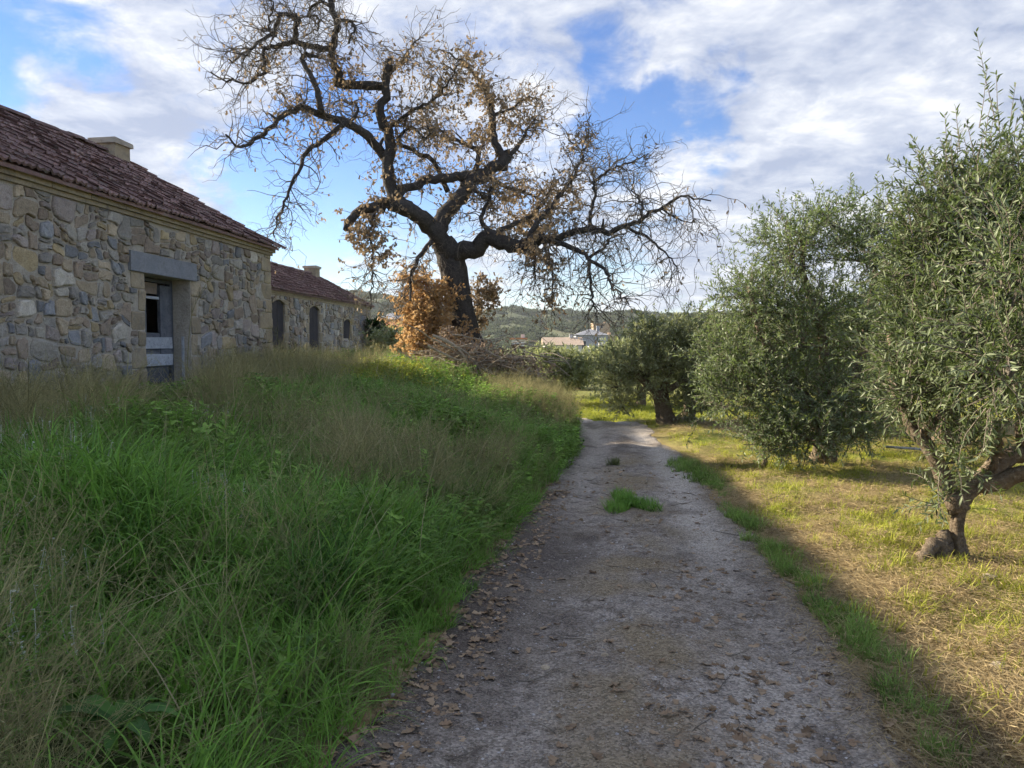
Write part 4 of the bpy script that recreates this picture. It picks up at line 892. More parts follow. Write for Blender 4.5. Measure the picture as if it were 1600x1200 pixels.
simple_olive('small grey green olive tree beyond the bend, left of the track end', 868, 27, 2.9, 2.15, trunk_h=.5)
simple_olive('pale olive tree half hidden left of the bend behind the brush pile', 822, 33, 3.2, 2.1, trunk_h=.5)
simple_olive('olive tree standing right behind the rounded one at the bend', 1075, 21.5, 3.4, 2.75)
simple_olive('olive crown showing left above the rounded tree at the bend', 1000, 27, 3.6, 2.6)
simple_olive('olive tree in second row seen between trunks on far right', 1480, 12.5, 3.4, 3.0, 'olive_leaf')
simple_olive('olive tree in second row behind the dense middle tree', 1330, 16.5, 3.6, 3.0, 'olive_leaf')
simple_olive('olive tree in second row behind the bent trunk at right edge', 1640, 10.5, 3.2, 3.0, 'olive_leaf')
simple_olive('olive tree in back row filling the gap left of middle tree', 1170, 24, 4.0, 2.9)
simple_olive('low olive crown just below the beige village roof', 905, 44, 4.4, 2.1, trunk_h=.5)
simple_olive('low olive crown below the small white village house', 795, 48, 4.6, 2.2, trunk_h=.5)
def shrub(label, px, d, w, h, mat, name='shrub', k=1.0, z=None):
    x = (px - 800) / F * d; z = float(gz(x, d)) if z is None else z; b = np.array([x, d, z - .05]); root = empty(name, tuple(b), label, 'shrub'); s = .04 + d * .003
    mb = MB()
    for _ in range(7): Q = twist(b, np.array([rng.normal(0, .4), rng.normal(0, .4), 1]), h * .7, 5, .05, .15); mb.tube(Q - b, np.linspace(.03, .008, 6), 5)
    mb.build('stems', M['twig'], root)
    bl = [(b + [rng.uniform(-.33, .33) * w, rng.uniform(-.3, .3) * w, rng.uniform(.35, .75) * h], (w * .3, w * .3, h * .3), .6) for _ in range(5)]
    leafy(bl, b, (s, s * 1.4), (s * .45, s * .6), int(150 * k), 12, (.15, .35), LEAF4, M[mat], 'foliage', root)
shrub('green shrub at far corner of the smaller stone house', 600, 34.5, 1.2, 1.9, 'shrub_leaf')
shrub('dull green bush between small house and the rusty oak suckers', 622, 27, 2.6, 1.5, 'olive_leaf_far')
shrub('dark bush behind the brush pile right of oak trunk', 790, 22, 1.8, 1.3, 'shrub_leaf')

# ------------------------------------------------------------------ village houses
def village(label, px, py_top, d, w, dep, wall_h, roof_h, wall, roofm, rz=0., wins=2, hip=True, name='village_house'):
    zt = at(px, py_top, d)[2]; x = (px - 800) / F * d; zb = zt - roof_h - wall_h
    root = empty(name, (x, d, zb), label, 'house', rz=rz); mb = MB(); mb.box((-w / 2, -dep / 2, -6), (w / 2, dep / 2, wall_h)); mb.build('wall', M[wall], root)
    mb = MB(); o = .4; r_ = w / 2 - (dep / 2 if hip else -o); r_ = max(r_, .2)
    if roof_h > .4:
        V = [(-w / 2 - o, -dep / 2 - o, wall_h), (w / 2 + o, -dep / 2 - o, wall_h), (w / 2 + o, dep / 2 + o, wall_h), (-w / 2 - o, dep / 2 + o, wall_h), (-r_, 0, wall_h + roof_h), (r_, 0, wall_h + roof_h)]
        mb.add(V, [(0, 1, 5, 4), (2, 3, 4, 5), (3, 2, 1, 0)]); mb.f[3] = [np.array([(1, 2, 5), (3, 0, 4)])]; mb.m[3] = [np.zeros(2, int)]
    else: mb.box((-w / 2 - o, -dep / 2 - o, wall_h), (w / 2 + o, dep / 2 + o, wall_h + roof_h))
    rf = mb.build('roof', M[roofm], root)
    mb = MB(); mb.box((w * .2, -.3, wall_h + roof_h * .6), (w * .2 + .7, .4, wall_h + roof_h + .7)); mb.build('chimney', M[wall], rf)
    for i in range(wins):
        u = -w / 2 + w * (i + .5) / wins; mb = MB(); mb.box((u - .5, -dep / 2 - .04, wall_h * .35), (u + .5, -dep / 2 + .05, wall_h * .75)); f = mb.build('window', M['plaster'], root); mb = MB(); mb.box((u - .42, -dep / 2 - .07, wall_h * .37), (u + .42, -dep / 2 - .042, wall_h * .73)); mb.build('pane', M['dark'], f)
village('long low village house with beige tiled roof in front of the grey one', 878, 527, 160, 7.6, 8, 3, 1.6, 'plaster', 'tile_beige', hip=False)
village('two storey grey roofed village house behind the beige roof', 922, 514, 185, 7.5, 8, 5.2, 1.5, 'plaster_grey', 'slate')
village('peach walled village house beside the grey roofed one', 944, 524, 190, 4.4, 6, 4.5, .3, 'plaster_peach', 'tile_beige', wins=1)
village('small white village house right of the oak trunk', 810, 528, 150, 2.6, 5, 3, .3, 'plaster', 'tile_new', wins=1)
village('orange roofed village house left of the oak between leaves and stone house', 614, 502, 120, 4.2, 7, 3, 1.0, 'plaster', 'tile_new', hip=False)
village('grey hipped village house behind the orange roof', 613, 489, 170, 5, 8, 4, 1.6, 'plaster_peach', 'slate')
village('low white outbuilding at the edge of the olive crowns', 932, 541, 140, 2.0, 4, 3, .2, 'plaster', 'plaster', wins=1)
village('far cream village house on the slope above the grey roof', 938, 505, 330, 7, 8, 3, .3, 'plaster_peach', 'tile_beige', wins=1)

# ------------------------------------------------------------------ woods and scrub far off
def bush_source(name, mat, n=130, L_=(.2, .38)):
    g = unit(rng.normal(0, 1, (n, 3))); g[:, 2] = np.abs(g[:, 2]); P_ = g * rng.uniform(.35, 1, (n, 1)) ** .5 * [1, 1, .85] * rng.uniform(.75, 1.1, (n, 1))
    V, Fa = leaves(P_, rng.normal(0, 1, (n, 3)) + g * .6, g + rng.normal(0, .5, (n, 3)), rng.uniform(*L_, n), rng.uniform(*L_, n) * .9, LEAF4); return source(name, V, Fa, mat, attrs={'rnd': np.repeat(rng.uniform(0, 1, n), 4)})
bs = [bush_source('scrub_clump', M['scrub']) for _ in range(4)]
n = 15000; yy = rng.uniform(380, 1200, n); xx = rng.uniform(-.42, .42, n) * yy; keep = fbm(xx / 45, yy / 45, 91) > .36; xx, yy = xx[keep], yy[keep]; n = len(xx)
scatter('hillside_scrub', np.stack([xx, yy, hz(xx, yy) - .3], -1), np.stack([0 * xx, 0 * xx, rng.uniform(0, 6.3, n)], -1), rng.uniform(1.4, 4.2, n) * (1 + .4 * (rng.random(n) < .1)), bs)
n = 1500; yy = rng.uniform(58, 400, n); xx = rng.uniform(-.3, .6, n) * yy; keep = (fbm(xx / 25, yy / 25, 95) > .42); xx, yy = xx[keep], yy[keep]; n = len(xx)
bs2 = [bush_source('wood_clump', M['olive_leaf_far'], 320, (.1, .22)) for _ in range(4)]
scatter('valley_trees', np.stack([xx, yy, gz(xx, yy) - .2], -1), np.stack([0 * xx, 0 * xx, rng.uniform(0, 6.3, n)], -1), rng.uniform(1.3, 2.6, n), bs2)

# ------------------------------------------------------------------ grass, herbs, litter
def tri(n): return np.stack([rng.normal(0, .08, n), rng.normal(0, .08, n), rng.uniform(0, 6.283, n)], -1)
def swirl(x, y, amp):                                  # tufts lean together where wind and rain have laid them over
    n = len(x); a = fbm(x * .8, y * .8, 141) * 14; k = amp * ss(.35, .7, fbm(x * 1.1, y * 1.1, 151))
    return np.stack([np.cos(a) * k + rng.normal(0, .12, n), np.sin(a) * k + rng.normal(0, .12, n), rng.uniform(0, 6.283, n)], -1)
def doorview(x, y): return 1 - .5 * np.exp(-(((x / y + .452) / .045) ** 4)) * ss(5.5, 7.5, y)
def wallfade(x, y): return doorview(x, y) * .62 + .38 * ss(.4, 2.6, x - np.where(y < 16.2, -6.6 + .0958 * y, -30)) * (1 - .25 * ss(11, 14, y))
def bank_points(n, y0, y1, smin=0.0, smax=9, pw=1.5):
    t = rng.uniform(0, 1, n * 3) ** pw; y = y0 + (y1 - y0) * t; x = xb(y) - smin - (rng.uniform(0, 1, n * 3)) * (smax - smin)
    wall = np.where(y < 16.2, -6.6 + .0958 * y, -10.1 + .0958 * y); ok = (x > wall + .08) & (x > -.74 * y - 1.2) & (np.hypot(x + 1.1, y - 19.5) > .5) & ((np.hypot((x + 1.3) / .26, (y - 2.5) / .5) > 1) | (rng.random(len(x)) < .12))
    return x[ok][:n], y[ok][:n]
green_src = [blade_source('grass_tuft', 30, .10, (.24, .55), (.005, .011), (.02, .5), (.5, 1.9), M['grass'], 5) for _ in range(5)] + [blade_source('lush_tuft', 22, .12, (.3, .62), (.008, .014), (.05, .45), (.9, 2.4), M['grass'], 7) for _ in range(3)]
half_src = [blade_source('grass_tuft', 40, .11, (.25, .6), (.0025, .005), (.0, .5), (.4, 1.5), M['grass_olive'], 5) for _ in range(5)]
def panicle_source(name, n, mat, h=(.5, .95)):
    Vs, Fs, A = [], [], []; c = 0
    for _ in range(n):
        H = rng.uniform(*h); az = rng.uniform(0, 6.283); le = rng.uniform(.05, .45); dr = rng.uniform(.2, .9); base = np.array([rng.normal(0, .07), rng.normal(0, .07), 0.]); d = np.array([math.cos(az), math.sin(az), 0]); s = np.array([-d[1], d[0], 0]); P = [base]; rn = rng.random()
        for k in range(6):
            th = le + dr * (k / 6) ** 1.5; P.append(P[-1] + (d * math.sin(th) + [0, 0, math.cos(th)]) * H / 6)
        P = np.array(P); w = .0014
        V = np.stack([P - s * w, P + s * w], 1).reshape(-1, 3); Vs.append(V); k = np.arange(6) * 2; Fs.append(np.stack([k, k + 1, k + 3, k + 2], -1) + c); c += len(V); A += [rn] * len(V)
        for _ in range(13):                            # fine side branches with spikelets
            t = rng.uniform(3.2, 6); i = min(int(t), 5); p = P[i] + (P[i + 1] - P[i]) * (t - i); e = unit(rng.normal(0, 1, 3) + unit(P[i + 1] - P[i]) * .9) * rng.uniform(.04, .13) * (1.4 - t / 9); q = p + e; sd_ = unit(np.cross(e, rng.normal(0, 1, 3)))
            V = np.array([p - sd_ * .0007, p + sd_ * .0007, q + sd_ * .0007, q - sd_ * .0007, q + sd_ * .002, q + e * .22, q - sd_ * .002, q - e * .12]); Vs.append(V); Fs.append(np.array([(0, 1, 2, 3), (4, 5, 6, 7)]) + c); c += 8; A += [rn] * 8
    return source(name, np.concatenate(Vs), np.concatenate(Fs), mat, attrs={'rnd': np.array(A)})
pan_src = [panicle_source('dry_grass_tuft', 15, M['grass_dry']) for _ in range(5)]
def herb_source(name, mat, h=(.25, .55), stems=5, L_=(.035, .08), wide=.55):
    P_, D_ = [], []; mbv, mbf = [], []; c = 0
    for _ in range(stems):
        H = rng.uniform(*h); Q = twist(np.array([rng.normal(0, .06), rng.normal(0, .06), 0]), np.array([rng.normal(0, .25), rng.normal(0, .25), 1]), H, 5, .05, .12)
        m_ = MB(); m_.tube(Q, np.linspace(.004, .0015, 6), 3, 0, 0, False); V_ = np.concatenate(m_.v); mbv.append(V_); mbf.append(np.concatenate(m_.f[4]) + c); c += len(V_)
        for k in range(16):
            t = rng.uniform(.2, 1) * 5; i = min(int(t), 4); a = rng.uniform(0, 6.283); P_.append(Q[i] + (Q[i + 1] - Q[i]) * (t - i)); D_.append([math.cos(a), math.sin(a), rng.uniform(-.2, .6)])
    P_ = np.array(P_); n = len(P_); Ls = rng.uniform(*L_, n); V, Fa = leaves(P_, np.array(D_), np.array([[0, 0, 1.]]) + rng.normal(0, .3, (n, 3)), Ls, Ls * wide, LEAF6)
    return source(name, np.concatenate(mbv + [V]), np.concatenate(mbf + [Fa + c]), mat, attrs={'rnd': np.concatenate([np.full(c, .5), np.repeat(rng.uniform(0, 1, n), 6)])})
herb_src = [herb_source('herb', M['herb']) for _ in range(5)]; herb_y = [herb_source('herb', M['grass_yellow']) for _ in range(3)]
def dryness(x, y):
    """where the bank is dry wispy grass (1) and where lush green (0)"""
    f = fbm(x * .75, y * .75, 101, 4); wall = -6.6 + .0958 * y; near_wall = (1 - ss(.3, 2.2, x - wall)) * ss(4, 7, y)
    s = xb(y) - x
    hump = np.exp(-(((x + .15) / .55) ** 2 + ((y - 7.0) / 1.6) ** 2)) + .8 * np.exp(-(((x + .9) / .5) ** 2 + ((y - 3.4) / .7) ** 2)) + .5 * np.exp(-(((x + 1.4) / .9) ** 2 + ((y - 6.6) / 1.2) ** 2)) + .6 * np.exp(-(((x + 2.1) / .6) ** 2 + ((y - 2.6) / .8) ** 2))
    lush = np.exp(-(((x + 2.6) / 1.6) ** 2 + ((y - 5.4) / 1.3) ** 2)) + .8 * np.exp(-(((x + .75) / .5) ** 2 + ((y - 4.6) / .6) ** 2)) + .7 * np.exp(-(((x + .8) / .8) ** 2 + ((y - 9) / .8) ** 2)) + .7 * (1 - ss(0, .45, s))
    return np.clip(ss(.42, .64, f) * .8 - ss(8, 11, y) * .15 + near_wall * .75 + hump * .8 - lush * 1.05, 0, 1)
def fit(x, y, up=0.0): return np.stack([x, y, gz(x, y) - .02 + up], -1)
x, y = bank_points(9500, 1.3, 22, -.02, 8.5, 1.35); dd = dryness(x, y); herbz = ss(11.5, 14, y + (fbm(x, y, 5) - .5) * 4)
k = rng.random(len(x)) > np.clip(dd * .85 + herbz * .5, 0, .93); s_ = .5 + 1.0 * fbm(x[k] * 1.1, y[k] * 1.1, 111); s_ *= .45 + .55 * ss(-.02, .5, xb(y[k]) - x[k]); 
scatter('green_grass', fit(x[k], y[k]), swirl(x[k], y[k], .5), s_ * 1.05 * wallfade(x[k], y[k]), green_src)
x, y = bank_points(6500, 1.2, 24, 0, 9, 1.3); dd = dryness(x, y); k = rng.random(len(x)) < .14 + .72 * dd
scatter('half_dry_grass', fit(x[k], y[k]), swirl(x[k], y[k], .7), wallfade(x[k], y[k]) * (.75 + .5 * rng.random(k.sum())) * (.5 + .5 * ss(0, .6, xb(y[k]) - x[k])), half_src)
x, y = bank_points(6500, 1.25, 21, .08, 8.5, 1.25); dd = dryness(x, y); k = rng.random(len(x)) * (1 + 3 * np.exp(-(((x + 2.6) / 1.3) ** 2 + ((y - 14) / 2) ** 2))) < (.05 + .62 * dd ** 1.2) * (1 - .5 * ss(8, 11, y))
scatter('dry_panicle_grass', fit(x[k], y[k]), swirl(x[k], y[k], .9), (wallfade(x[k], y[k]) * .5 + .55) * doorview(x[k], y[k]) * (.55 + .4 * rng.random(k.sum())) * (.55 + .45 * ss(0, .8, xb(y[k]) - x[k])), pan_src)
n = 1000; yw = rng.uniform(5.5, 16, n); xw = -6.6 + .0958 * yw + .1 + 2.4 * rng.random(n) ** 1.2
kw = (fbm(xw * 1.2, yw * 1.2, 161) > .38) & ~((yw > 10.4) & (yw < 12.9) & (xw < -4.6 + (yw - 11) * .1) & (rng.random(n) < .8))
scatter('tall_wall_grass', fit(xw[kw], yw[kw]), swirl(xw[kw], yw[kw], .35), rng.uniform(.65, 1.1, kw.sum()) * doorview(xw[kw], yw[kw]), pan_src)
x, y = bank_points(7000, 7.5, 26, 0, 9, 1.0); k = rng.random(len(x)) < ss(8, 12, y + (fbm(x, y, 5) - .5) * 6) * (.4 + .6 * (dryness(x, y) < .5))
scatter('green_weeds', fit(x[k], y[k]), tri(k.sum()), .6 + .6 * fbm(x[k] * .8, y[k] * .8, 121), herb_src)
n = 420; xh = rng.normal(-2.9, .7, n); yh = rng.normal(14.6, .9, n); scatter('yellow_weeds', fit(xh, yh), tri(n), rng.uniform(.7, 1.15, n), herb_y)
x, y = bank_points(2600, 1.3, 12, .1, 7, 1.1); k = rng.random(len(x)) < ss(.46, .6, fbm(x * 1.3, y * 1.3, 171))
scatter('low_weeds', fit(x[k], y[k]), tri(k.sum()), (.35 + .55 * rng.random(k.sum())) * (.6 + .4 * ss(3, 6, y[k])), herb_src)
x, y = bank_points(1500, 2.6, 12, .25, 7, 1.1); k = rng.random(len(x)) < ss(.5, .62, fbm(x * 1.0 + 7, y * 1.0, 181)) * .8
scatter('broad_weeds', fit(x[k], y[k], .05), tri(k.sum()), rng.uniform(.7, 1.25, k.sum()), [herb_source('broad_weed', M['herb'], (.22, .42), 5, (.035, .085), .42) for _ in range(4)])
x, y = bank_points(900, 2.0, 15, .3, 8, 1.1); k = rng.random(len(x)) < .33
scatter('pale_stalks', fit(x[k], y[k]), tri(k.sum()) * [3.5, 3.5, 1], rng.uniform(.8, 1.3, k.sum()), [blade_source('pale_stalk', 5, .12, (.5, .9), (.003, .005), (.1, .6), (.1, .8), M['straw_pale'], 5) for _ in range(4)])
x, y = bank_points(900, 2.6, 8, 1.0, 6, 1.1); k = (rng.random(len(x)) < .9 * ss(.50, .6, fbm(x * 1.6, y * 1.6, 191))) & (x < -.35 * y)
scatter('white_flowers', fit(x[k], y[k], .05), tri(k.sum()), rng.uniform(.8, 1.2, k.sum()), [herb_source('white_flower', M['petal'], (.28, .42), 3, (.008, .02), .8) for _ in range(3)])
# lit straw-coloured grass at the end of the bank
n = 500; x = rng.normal(.55, .45, n); y = rng.normal(15.6, 1.3, n); k = (x < xb(y) - .02); scatter('straw_coloured_grass', fit(x[k], y[k]), tri(k.sum()), rng.uniform(.6, 1.0, k.sum()), pan_src)

# right of the track: mown straw, short green tufts
def orchard_points(n, y0, y1, pw=1.7, xmax=.75):
    y = y0 + (y1 - y0) * rng.uniform(0, 1, n) ** pw; a = xr(y) - .02; b = np.maximum(xmax * y + .4, a + .5); x = a + (b - a) * rng.uniform(0, 1, n); return x, y
def straw_source(name, n, rad, L_, mat):
    P_ = np.stack([rng.normal(0, rad, n), rng.normal(0, rad, n), rng.uniform(.003, .03, n)], -1); az = rng.uniform(0, 6.283, n); D_ = np.stack([np.cos(az), np.sin(az), rng.normal(0, .18, n)], -1)
    Ls = rng.uniform(*L_, n); V, Fa = leaves(P_, D_, np.array([[0, 0, 1.]]) + rng.normal(0, .5, (n, 3)), Ls, rng.uniform(.002, .005, n), LEAF4); return source(name, V, Fa, mat, attrs={'rnd': np.repeat(rng.uniform(0, 1, n), 4)})
straw_src = [straw_source('straw', 80, .13, (.03, .12), M['straw']) for _ in range(5)]
x, y = orchard_points(6800, 2.0, 20, 1.6); k = rng.random(len(x)) < .85 - .55 * yel_patch(x, y) - .5 * green_patch(x, y)
scatter('mown_straw', fit(x[k], y[k], .025), tri(k.sum()), rng.uniform(.6, 1.1, k.sum()), straw_src)
short_src = [blade_source('grass_tuft', 30, .06, (.05, .14), (.003, .006), (.05, .6), (.2, 1.0), M['grass_short'], 3) for _ in range(4)]
shorty_src = [blade_source('grass_tuft', 30, .07, (.04, .11), (.003, .006), (.05, .7), (.2, 1.0), M['grass_yellow'], 3) for _ in range(4)]
gx_, gy_ = [], []
for cx, cy, rx, ry in GREEN:
    m = int(1100 * rx * ry) + 16; gx_.append(rng.normal(cx, rx * .55, m)); gy_.append(rng.normal(cy, ry * .55, m))
x = np.concatenate(gx_); y = np.concatenate(gy_); scatter('verge_grass', fit(x, y, .015), tri(len(x)), rng.uniform(.35, 1.1, len(x)), short_src)
x, y = orchard_points(9000, 2.2, 34, 1.3); w = yel_patch(x, y) + .10 + .5 * ss(16.5, 20, y); k = (rng.random(len(x)) < w) & (x > xr(y) + .1)
xx = rng.uniform(-3, 4.5, 1500); yy = rng.uniform(20, 30, 1500); kk = (xx > xr(yy) + .1) | (yy > 27)
X_ = np.concatenate([x[k], xx[kk]]); Y_ = np.concatenate([y[k], yy[kk]])
scatter('yellow_green_grass', fit(X_, Y_, .015), tri(len(X_)), rng.uniform(.6, 1.3, len(X_)) * (1 + .5 * ss(14, 22, Y_)), shorty_src)
# on the track: gravel, dead leaves, straw
def track_points(n, y0, y1, pw=1.6, lo=0., hi=1.):
    y = y0 + (y1 - y0) * rng.uniform(0, 1, n) ** pw; t = rng.uniform(lo, hi, n); return xl(y) + (xr(y) - xl(y)) * t, y, t
def pebble_source(name):
    v = unit(rng.normal(0, 1, (14, 3))); import bmesh; bm = bmesh.new(); [bm.verts.new(q * [1, .8, .55] * rng.uniform(.8, 1.1)) for q in v]; bmesh.ops.convex_hull(bm, input=bm.verts[:]); me = bpy.data.meshes.new(name); bm.to_mesh(me); bm.free(); me.materials.append(M['pebble']); return bpy.data.objects.new(name, me)
peb = [pebble_source('pebble') for _ in range(5)]
x, y, t = track_points(24000, 1.9, 11, 1.7); scatter('loose_gravel', fit(x, y, .022), rng.uniform(0, 6.3, (len(x), 3)) * [.1, .1, 1], (.003 + .011 * rng.random(len(x)) ** 5), peb)
def oakleaf_source(name, mat, n=1):
    T, Fs = OAKLEAF; V = T * [.085, .11, .085]; V[:, 2] += .5 * np.abs(V[:, 1]) * rng.uniform(-.3, 1.2) + rng.uniform(.5, 2.2) * (V[:, 0] - .04) ** 2 * 4 + rng.normal(0, .003, len(V)); return source(name, V, Fs, mat, attrs={'rnd': np.full(len(V), rng.random())})
ol = [oakleaf_source('fallen_leaf', M['litter']) for _ in range(8)]
x1, y1, t1 = track_points(1300, 2.1, 9, 1.2, -.05, .15); x2, y2, t2 = track_points(650, 2.1, 5.5, 1.3, .62, 1.12); x3, y3, t3 = track_points(150, 2.0, 3.6, 1.0, .35, .8); x4, y4, t4 = track_points(420, 2.1, 10, 1.2, .1, .95)
keep2 = rng.random(650) < .3 + .7 * (fbm(x2 * 2.5, y2 * 2.5, 131) > .5)
x = np.concatenate([x1, x2[keep2], x3, x4]); y = np.concatenate([y1, y2[keep2], y3, y4]); r_ = tri(len(x)) * [2.5, 2.5, 1]
x5, y5 = orchard_points(700, 2.0, 9, 1.4); x = np.concatenate([x, x5]); y = np.concatenate([y, y5]); r_ = np.concatenate([r_, tri(len(x5)) * [3, 3, 1]])
scatter('fallen_oak_leaves', fit(x, y, .024), r_, rng.uniform(.35, .8, len(x)), ol)
x, y, t = track_points(1500, 2.0, 9, 1.3); k = rng.random(len(x)) < .9 * np.exp(-((t - .52) / .16) ** 2) * (fbm(x * 2, y * 2, 71) > .42) + .6 * (t > .9) + .06
scatter('dead_grass_litter', fit(x[k], y[k], .02), tri(k.sum()), rng.uniform(.35, .7, k.sum()), [straw_source('litter', 34, .12, (.03, .10), M['litter']) for _ in range(4)])

def twig_source(name):
    mb_ = MB(); mb_.tube(twist(np.zeros(3), np.array([1., 0, .02]), rng.uniform(.06, .2), 5, 0, .15) * [1, 1, .25], np.linspace(.0032, .0015, 6), 4, 0, 0, False); V_ = np.concatenate(mb_.v); return source(name, V_, np.concatenate(mb_.f[4]), M['twig'])
x, y, t = track_points(420, 2.0, 11, 1.3, -.05, 1.25); scatter('fallen_twigs', fit(x, y, .022), tri(len(x)) * [.6, .6, 1], rng.uniform(.5, 1.3, len(x)), [twig_source('fallen_twig') for _ in range(5)])
# countable clumps that stand alone on the track
def clump(label, px, py, n, rad, hgt, mat, stretch=(1, 1), group=None):
    v = ray(px, py); t = -1.6 / v[2]; p = CAM + v * t; p[2] = gz(p[0], p[1]); root_xy = p.copy()
    an = rng.uniform(0, 6.283, n); rr = np.sqrt(rng.uniform(0, 1, n)) * rad * (.7 + .5 * np.sin(an * 3 + px)); c = np.stack([np.cos(an) * rr * stretch[0], np.sin(an) * rr * stretch[1], 0 * an], -1)
    c[:, 2] = gz(p[0] + c[:, 0], p[1] + c[:, 1]) - p[2] + .005
    V, Fq, A = blades(n, rad, hgt, (.003, .007), (.05, .8), (.2, 1.1), 4, c); o = mesh_np('grass_clump', V, Fq, M[mat], attrs={'rnd': A}); o.location = p
    return tag(o, label, 'grass clump', group)
clump('bright green grass clump growing in the middle of the gravel track', 983, 790, 1900, .27, (.05, .15), 'grass', (1, 1.9))
clump('small dark grass tuft on the track near the shadow edge', 960, 726, 260, .1, (.05, .15), 'grass_olive')

# broad dock plant and tall stems in the bank
def dock(label, px, py, d, n, L_=(.18, .32)):
    p = at(px, py, d); x_, y_ = p[0], p[1]; b = np.array([x_, y_, float(gz(x_, y_))]); b[2] += .06; root = empty('dock_plant', tuple(b), label, 'plant')
    for i in range(n):
        az = i * 2.4 + rng.uniform(-.3, .3); Ln = rng.uniform(*L_); W_ = Ln * rng.uniform(.28, .36); th0 = rng.uniform(.2, .7); V = []; q = np.array([0, 0, .12]); m = 9
        dv = np.array([math.cos(az), math.sin(az), 0]); sv = np.array([-dv[1], dv[0], 0])
        for k in range(m):
            t = k / (m - 1); th = th0 + 1.5 * t; q = q + (dv * math.sin(th) + np.array([0, 0, math.cos(th)])) * Ln / m * 1.4; w = W_ * (.12 if k == 0 else math.sin(math.pi * (t * .82 + .15)) ** .8) * .5
            nn = dv * -math.cos(th) + np.array([0, 0, math.sin(th)]); wv = .12 * w * math.sin(k * 2.4 + i)
            V += [q - sv * w + nn * (w * .35 + wv), q - sv * w * .5 + nn * w * .1, q, q + sv * w * .5 + nn * w * .1, q + sv * w + nn * (w * .35 - wv)]
        j = np.arange(4); Fq = np.concatenate([np.stack([k * 5 + j, k * 5 + j + 1, k * 5 + 6 + j, k * 5 + 5 + j], -1) for k in range(m - 1)])
        mesh_np('leaf', np.array(V), Fq, M['dock'], attrs={'rnd': np.full(len(V), rng.random())}, smooth=True, parent=root)
dock('broad leaved dock plant in dark hollow of the grass, lower left', 180, 1000, 2.6, 13, (.12, .20))
dock('smaller broad leaved dock among grass above the dark hollow', 75, 900, 3.4, 8, (.1, .17))
def stem_plant(label, px, py0, d, h, lean=0.0, name='tall_weed', mat='herb'):
    p = at(px, py0, d); b = np.array([p[0], p[1], float(gz(p[0], p[1]))]); root = empty(name, tuple(b), label, 'plant'); Q = twist(np.zeros(3), np.array([lean, 0, 1.]), h, 6, .03, .06); mb = MB(); mb.tube(Q, np.linspace(.006, .003, 7), 5); mb.build('stem', M['grass'], root)
    n = 40; t = rng.uniform(.25, 1, n) * 6; i = np.minimum(t.astype(int), 5); P_ = Q[i] + (Q[i + 1] - Q[i]) * (t - i)[:, None]; a = rng.uniform(0, 6.283, n); D_ = np.stack([np.cos(a), np.sin(a), rng.uniform(.1, .9, n)], -1); Ls = rng.uniform(.06, .11, n)
    V, Fa = leaves(P_, D_, np.array([[0, 0, 1.]]) + 0 * P_, Ls, Ls * .22, LEAF6); tag(mesh_np('leaves', V, Fa, M[mat], attrs={'rnd': np.repeat(rng.uniform(.3, 1, n), 6)}, parent=root), kind='stuff')
for lab, px, py, d, h in (('tallest yellow green weed stem left of leaning dry stalk', 130, 720, 5.6, .62), ('yellow green weed stem in front of the doorway grass', 255, 740, 5.4, .6), ('weed stem with thin leaves right of the bright green grass', 318, 740, 5.6, .58), ('short bright weed stem at left edge of the green grass', 78, 800, 4.3, .5), ('yellow green weed stem low beside the track grass hump', 655, 800, 6.6, .55)):
    stem_plant(lab, px, py, d, h)
def stalk(label, pts, d, plume=True, r0=.006):
    P = [at(x, y, d + k * .1) for k, (x, y) in enumerate(pts)]; O = P[0].copy(); z = float(gz(O[0], O[1])); P = [np.array([O[0], O[1], min(z, O[2] - .02)])] + P if O[2] > z + .05 else P; O = P[0].copy(); root = empty('dry_stalk', tuple(O), label, 'dry stalk'); S = smooth_path(P, 12); mb = MB(); mb.tube(S - O, np.linspace(r0, r0 * .35, 12), 5); mb.build('stem', M['grass_dry'], root)
    if plume:
        mb = MB()
        for _ in range(26):
            i = rng.integers(6, 12); Q = twist(S[i], (S[min(i + 1, 11)] - S[i - 1]) * 3 + rng.normal(0, .25, 3), rng.uniform(.12, .32), 3, -.05, .2); mb.tube(Q - O, np.linspace(.003, .0012, 4), 3, 0, 0, False)
        tag(mb.build('plume', M['grass_dry'], root), kind='stuff')
stalk('bare leaning dry stalk in tall grass left of the door', [(143, 705), (168, 650), (200, 612)], 6.5, False)
stalk('feathery dry stalk leaning on wall right of the door', [(292, 590), (298, 500), (312, 462), (330, 430)], 11.4, True, .008)
stalk('dry plumed stalk at the near house corner', [(432, 590), (448, 560), (470, 532)], 14.5, True, .009)
stalk('dry plumed stalk before the first small window', [(440, 580), (436, 540), (432, 515)], 14.8, True, .007)
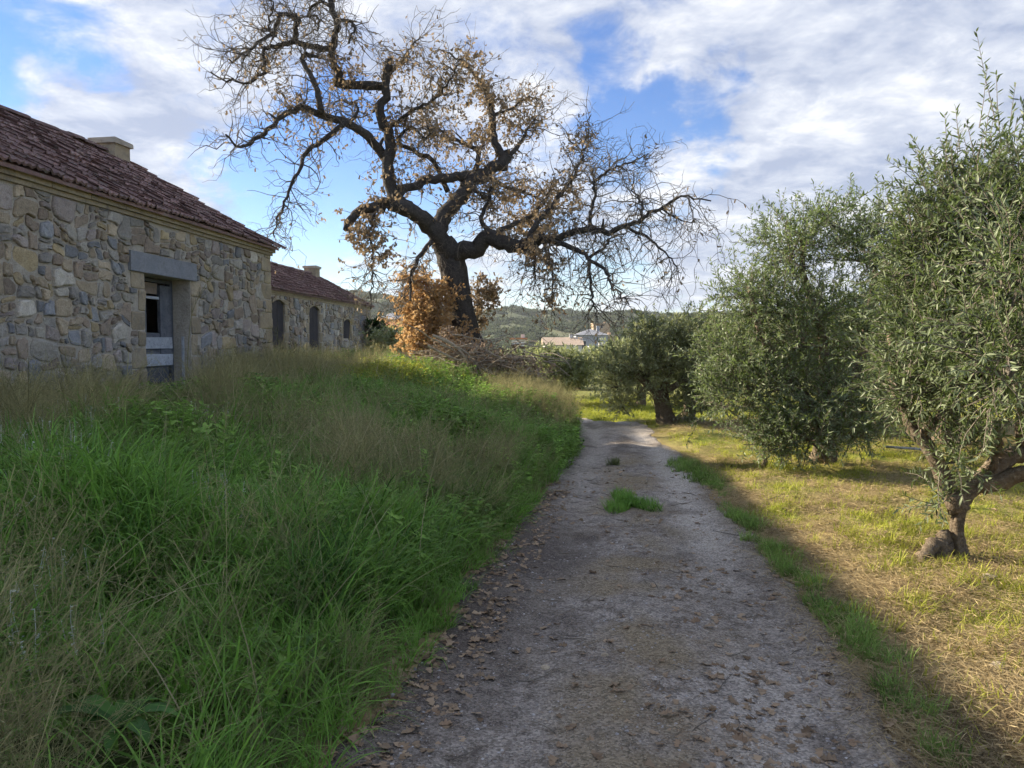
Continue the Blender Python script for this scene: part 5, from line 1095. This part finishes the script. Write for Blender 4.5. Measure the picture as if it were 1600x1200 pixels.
stalk('tall bent dry stalk before far end of small house', [(545, 545), (552, 490), (572, 462)], 18, True, .008)
stalk('nodding pale seed head above the green bank middle', [(640, 720), (640, 690), (632, 680)], 9, True, .004)
# lone stones and the log
def rock(label, px, py, s):
    v = ray(px, py); t = -1.58 / v[2]; p = CAM + v * t; import bmesh; bm = bmesh.new(); bmesh.ops.create_icosphere(bm, subdivisions=2, radius=1)
    for q in bm.verts: q.co = Vector(np.array(q.co) * [s, s * .8, s * .55] * (1 + rng.normal(0, .09)))
    me = bpy.data.meshes.new('stone'); bm.to_mesh(me); bm.free(); me.materials.append(STONES[2]); o = bpy.data.objects.new('stone', me); COL.objects.link(o); o.location = (p[0], p[1], float(gz(p[0], p[1])) + s * .3); tag(o, label, 'stone')
rock('pale fist sized stone in straw right of olive trunk foot', 1546, 912, .05); rock('brownish clod lying on the left half of the track', 852, 1032, .025); rock('small grey stone on track beside the twig', 945, 1020, .022); rock('pale stone in sunlit straw near the right edge', 1560, 1035, .045)
p = at(1052, 671, 15.8); q = at(1100, 678, 15.6); mb = MB(); S = smooth_path([p, (p + q) / 2 + [0, 0, .01], q], 8); S[:, 2] = gz(S[:, 0], S[:, 1]) + .06; mb.tube(S, np.linspace(.08, .07, 8), 10, 0, .06); lg = mb.build('log', M['twig_dead']); tag(lg, 'pale log lying in grass beside the dark olive trunk', 'log')
p = at(1385, 698, 9.6); q = at(1440, 702, 9.0); mb = MB(); mb.tube(smooth_path([p, q], 6), .016, 6); tag(mb.build('pole', M['wood_pale']), 'thin pale pole lying under the dense olive tree', 'pole')

# ------------------------------------------------------------------ the air
def haze():
    m, N, L = newmat('haze'); out = N.new('ShaderNodeOutputMaterial'); v = N.new('ShaderNodeVolumePrincipled'); v.inputs['Color'].default_value = (.80, .88, 1, 1); v.inputs['Density'].default_value = HAZE; v.inputs['Anisotropy'].default_value = .2
    L.new(v.outputs[0], out.inputs['Volume']); mb = MB(); mb.box((-3000, -3000, -16), (3000, 3000, 190)); tag(mb.build('haze', m), kind='stuff')
HAZE = .00014
haze()
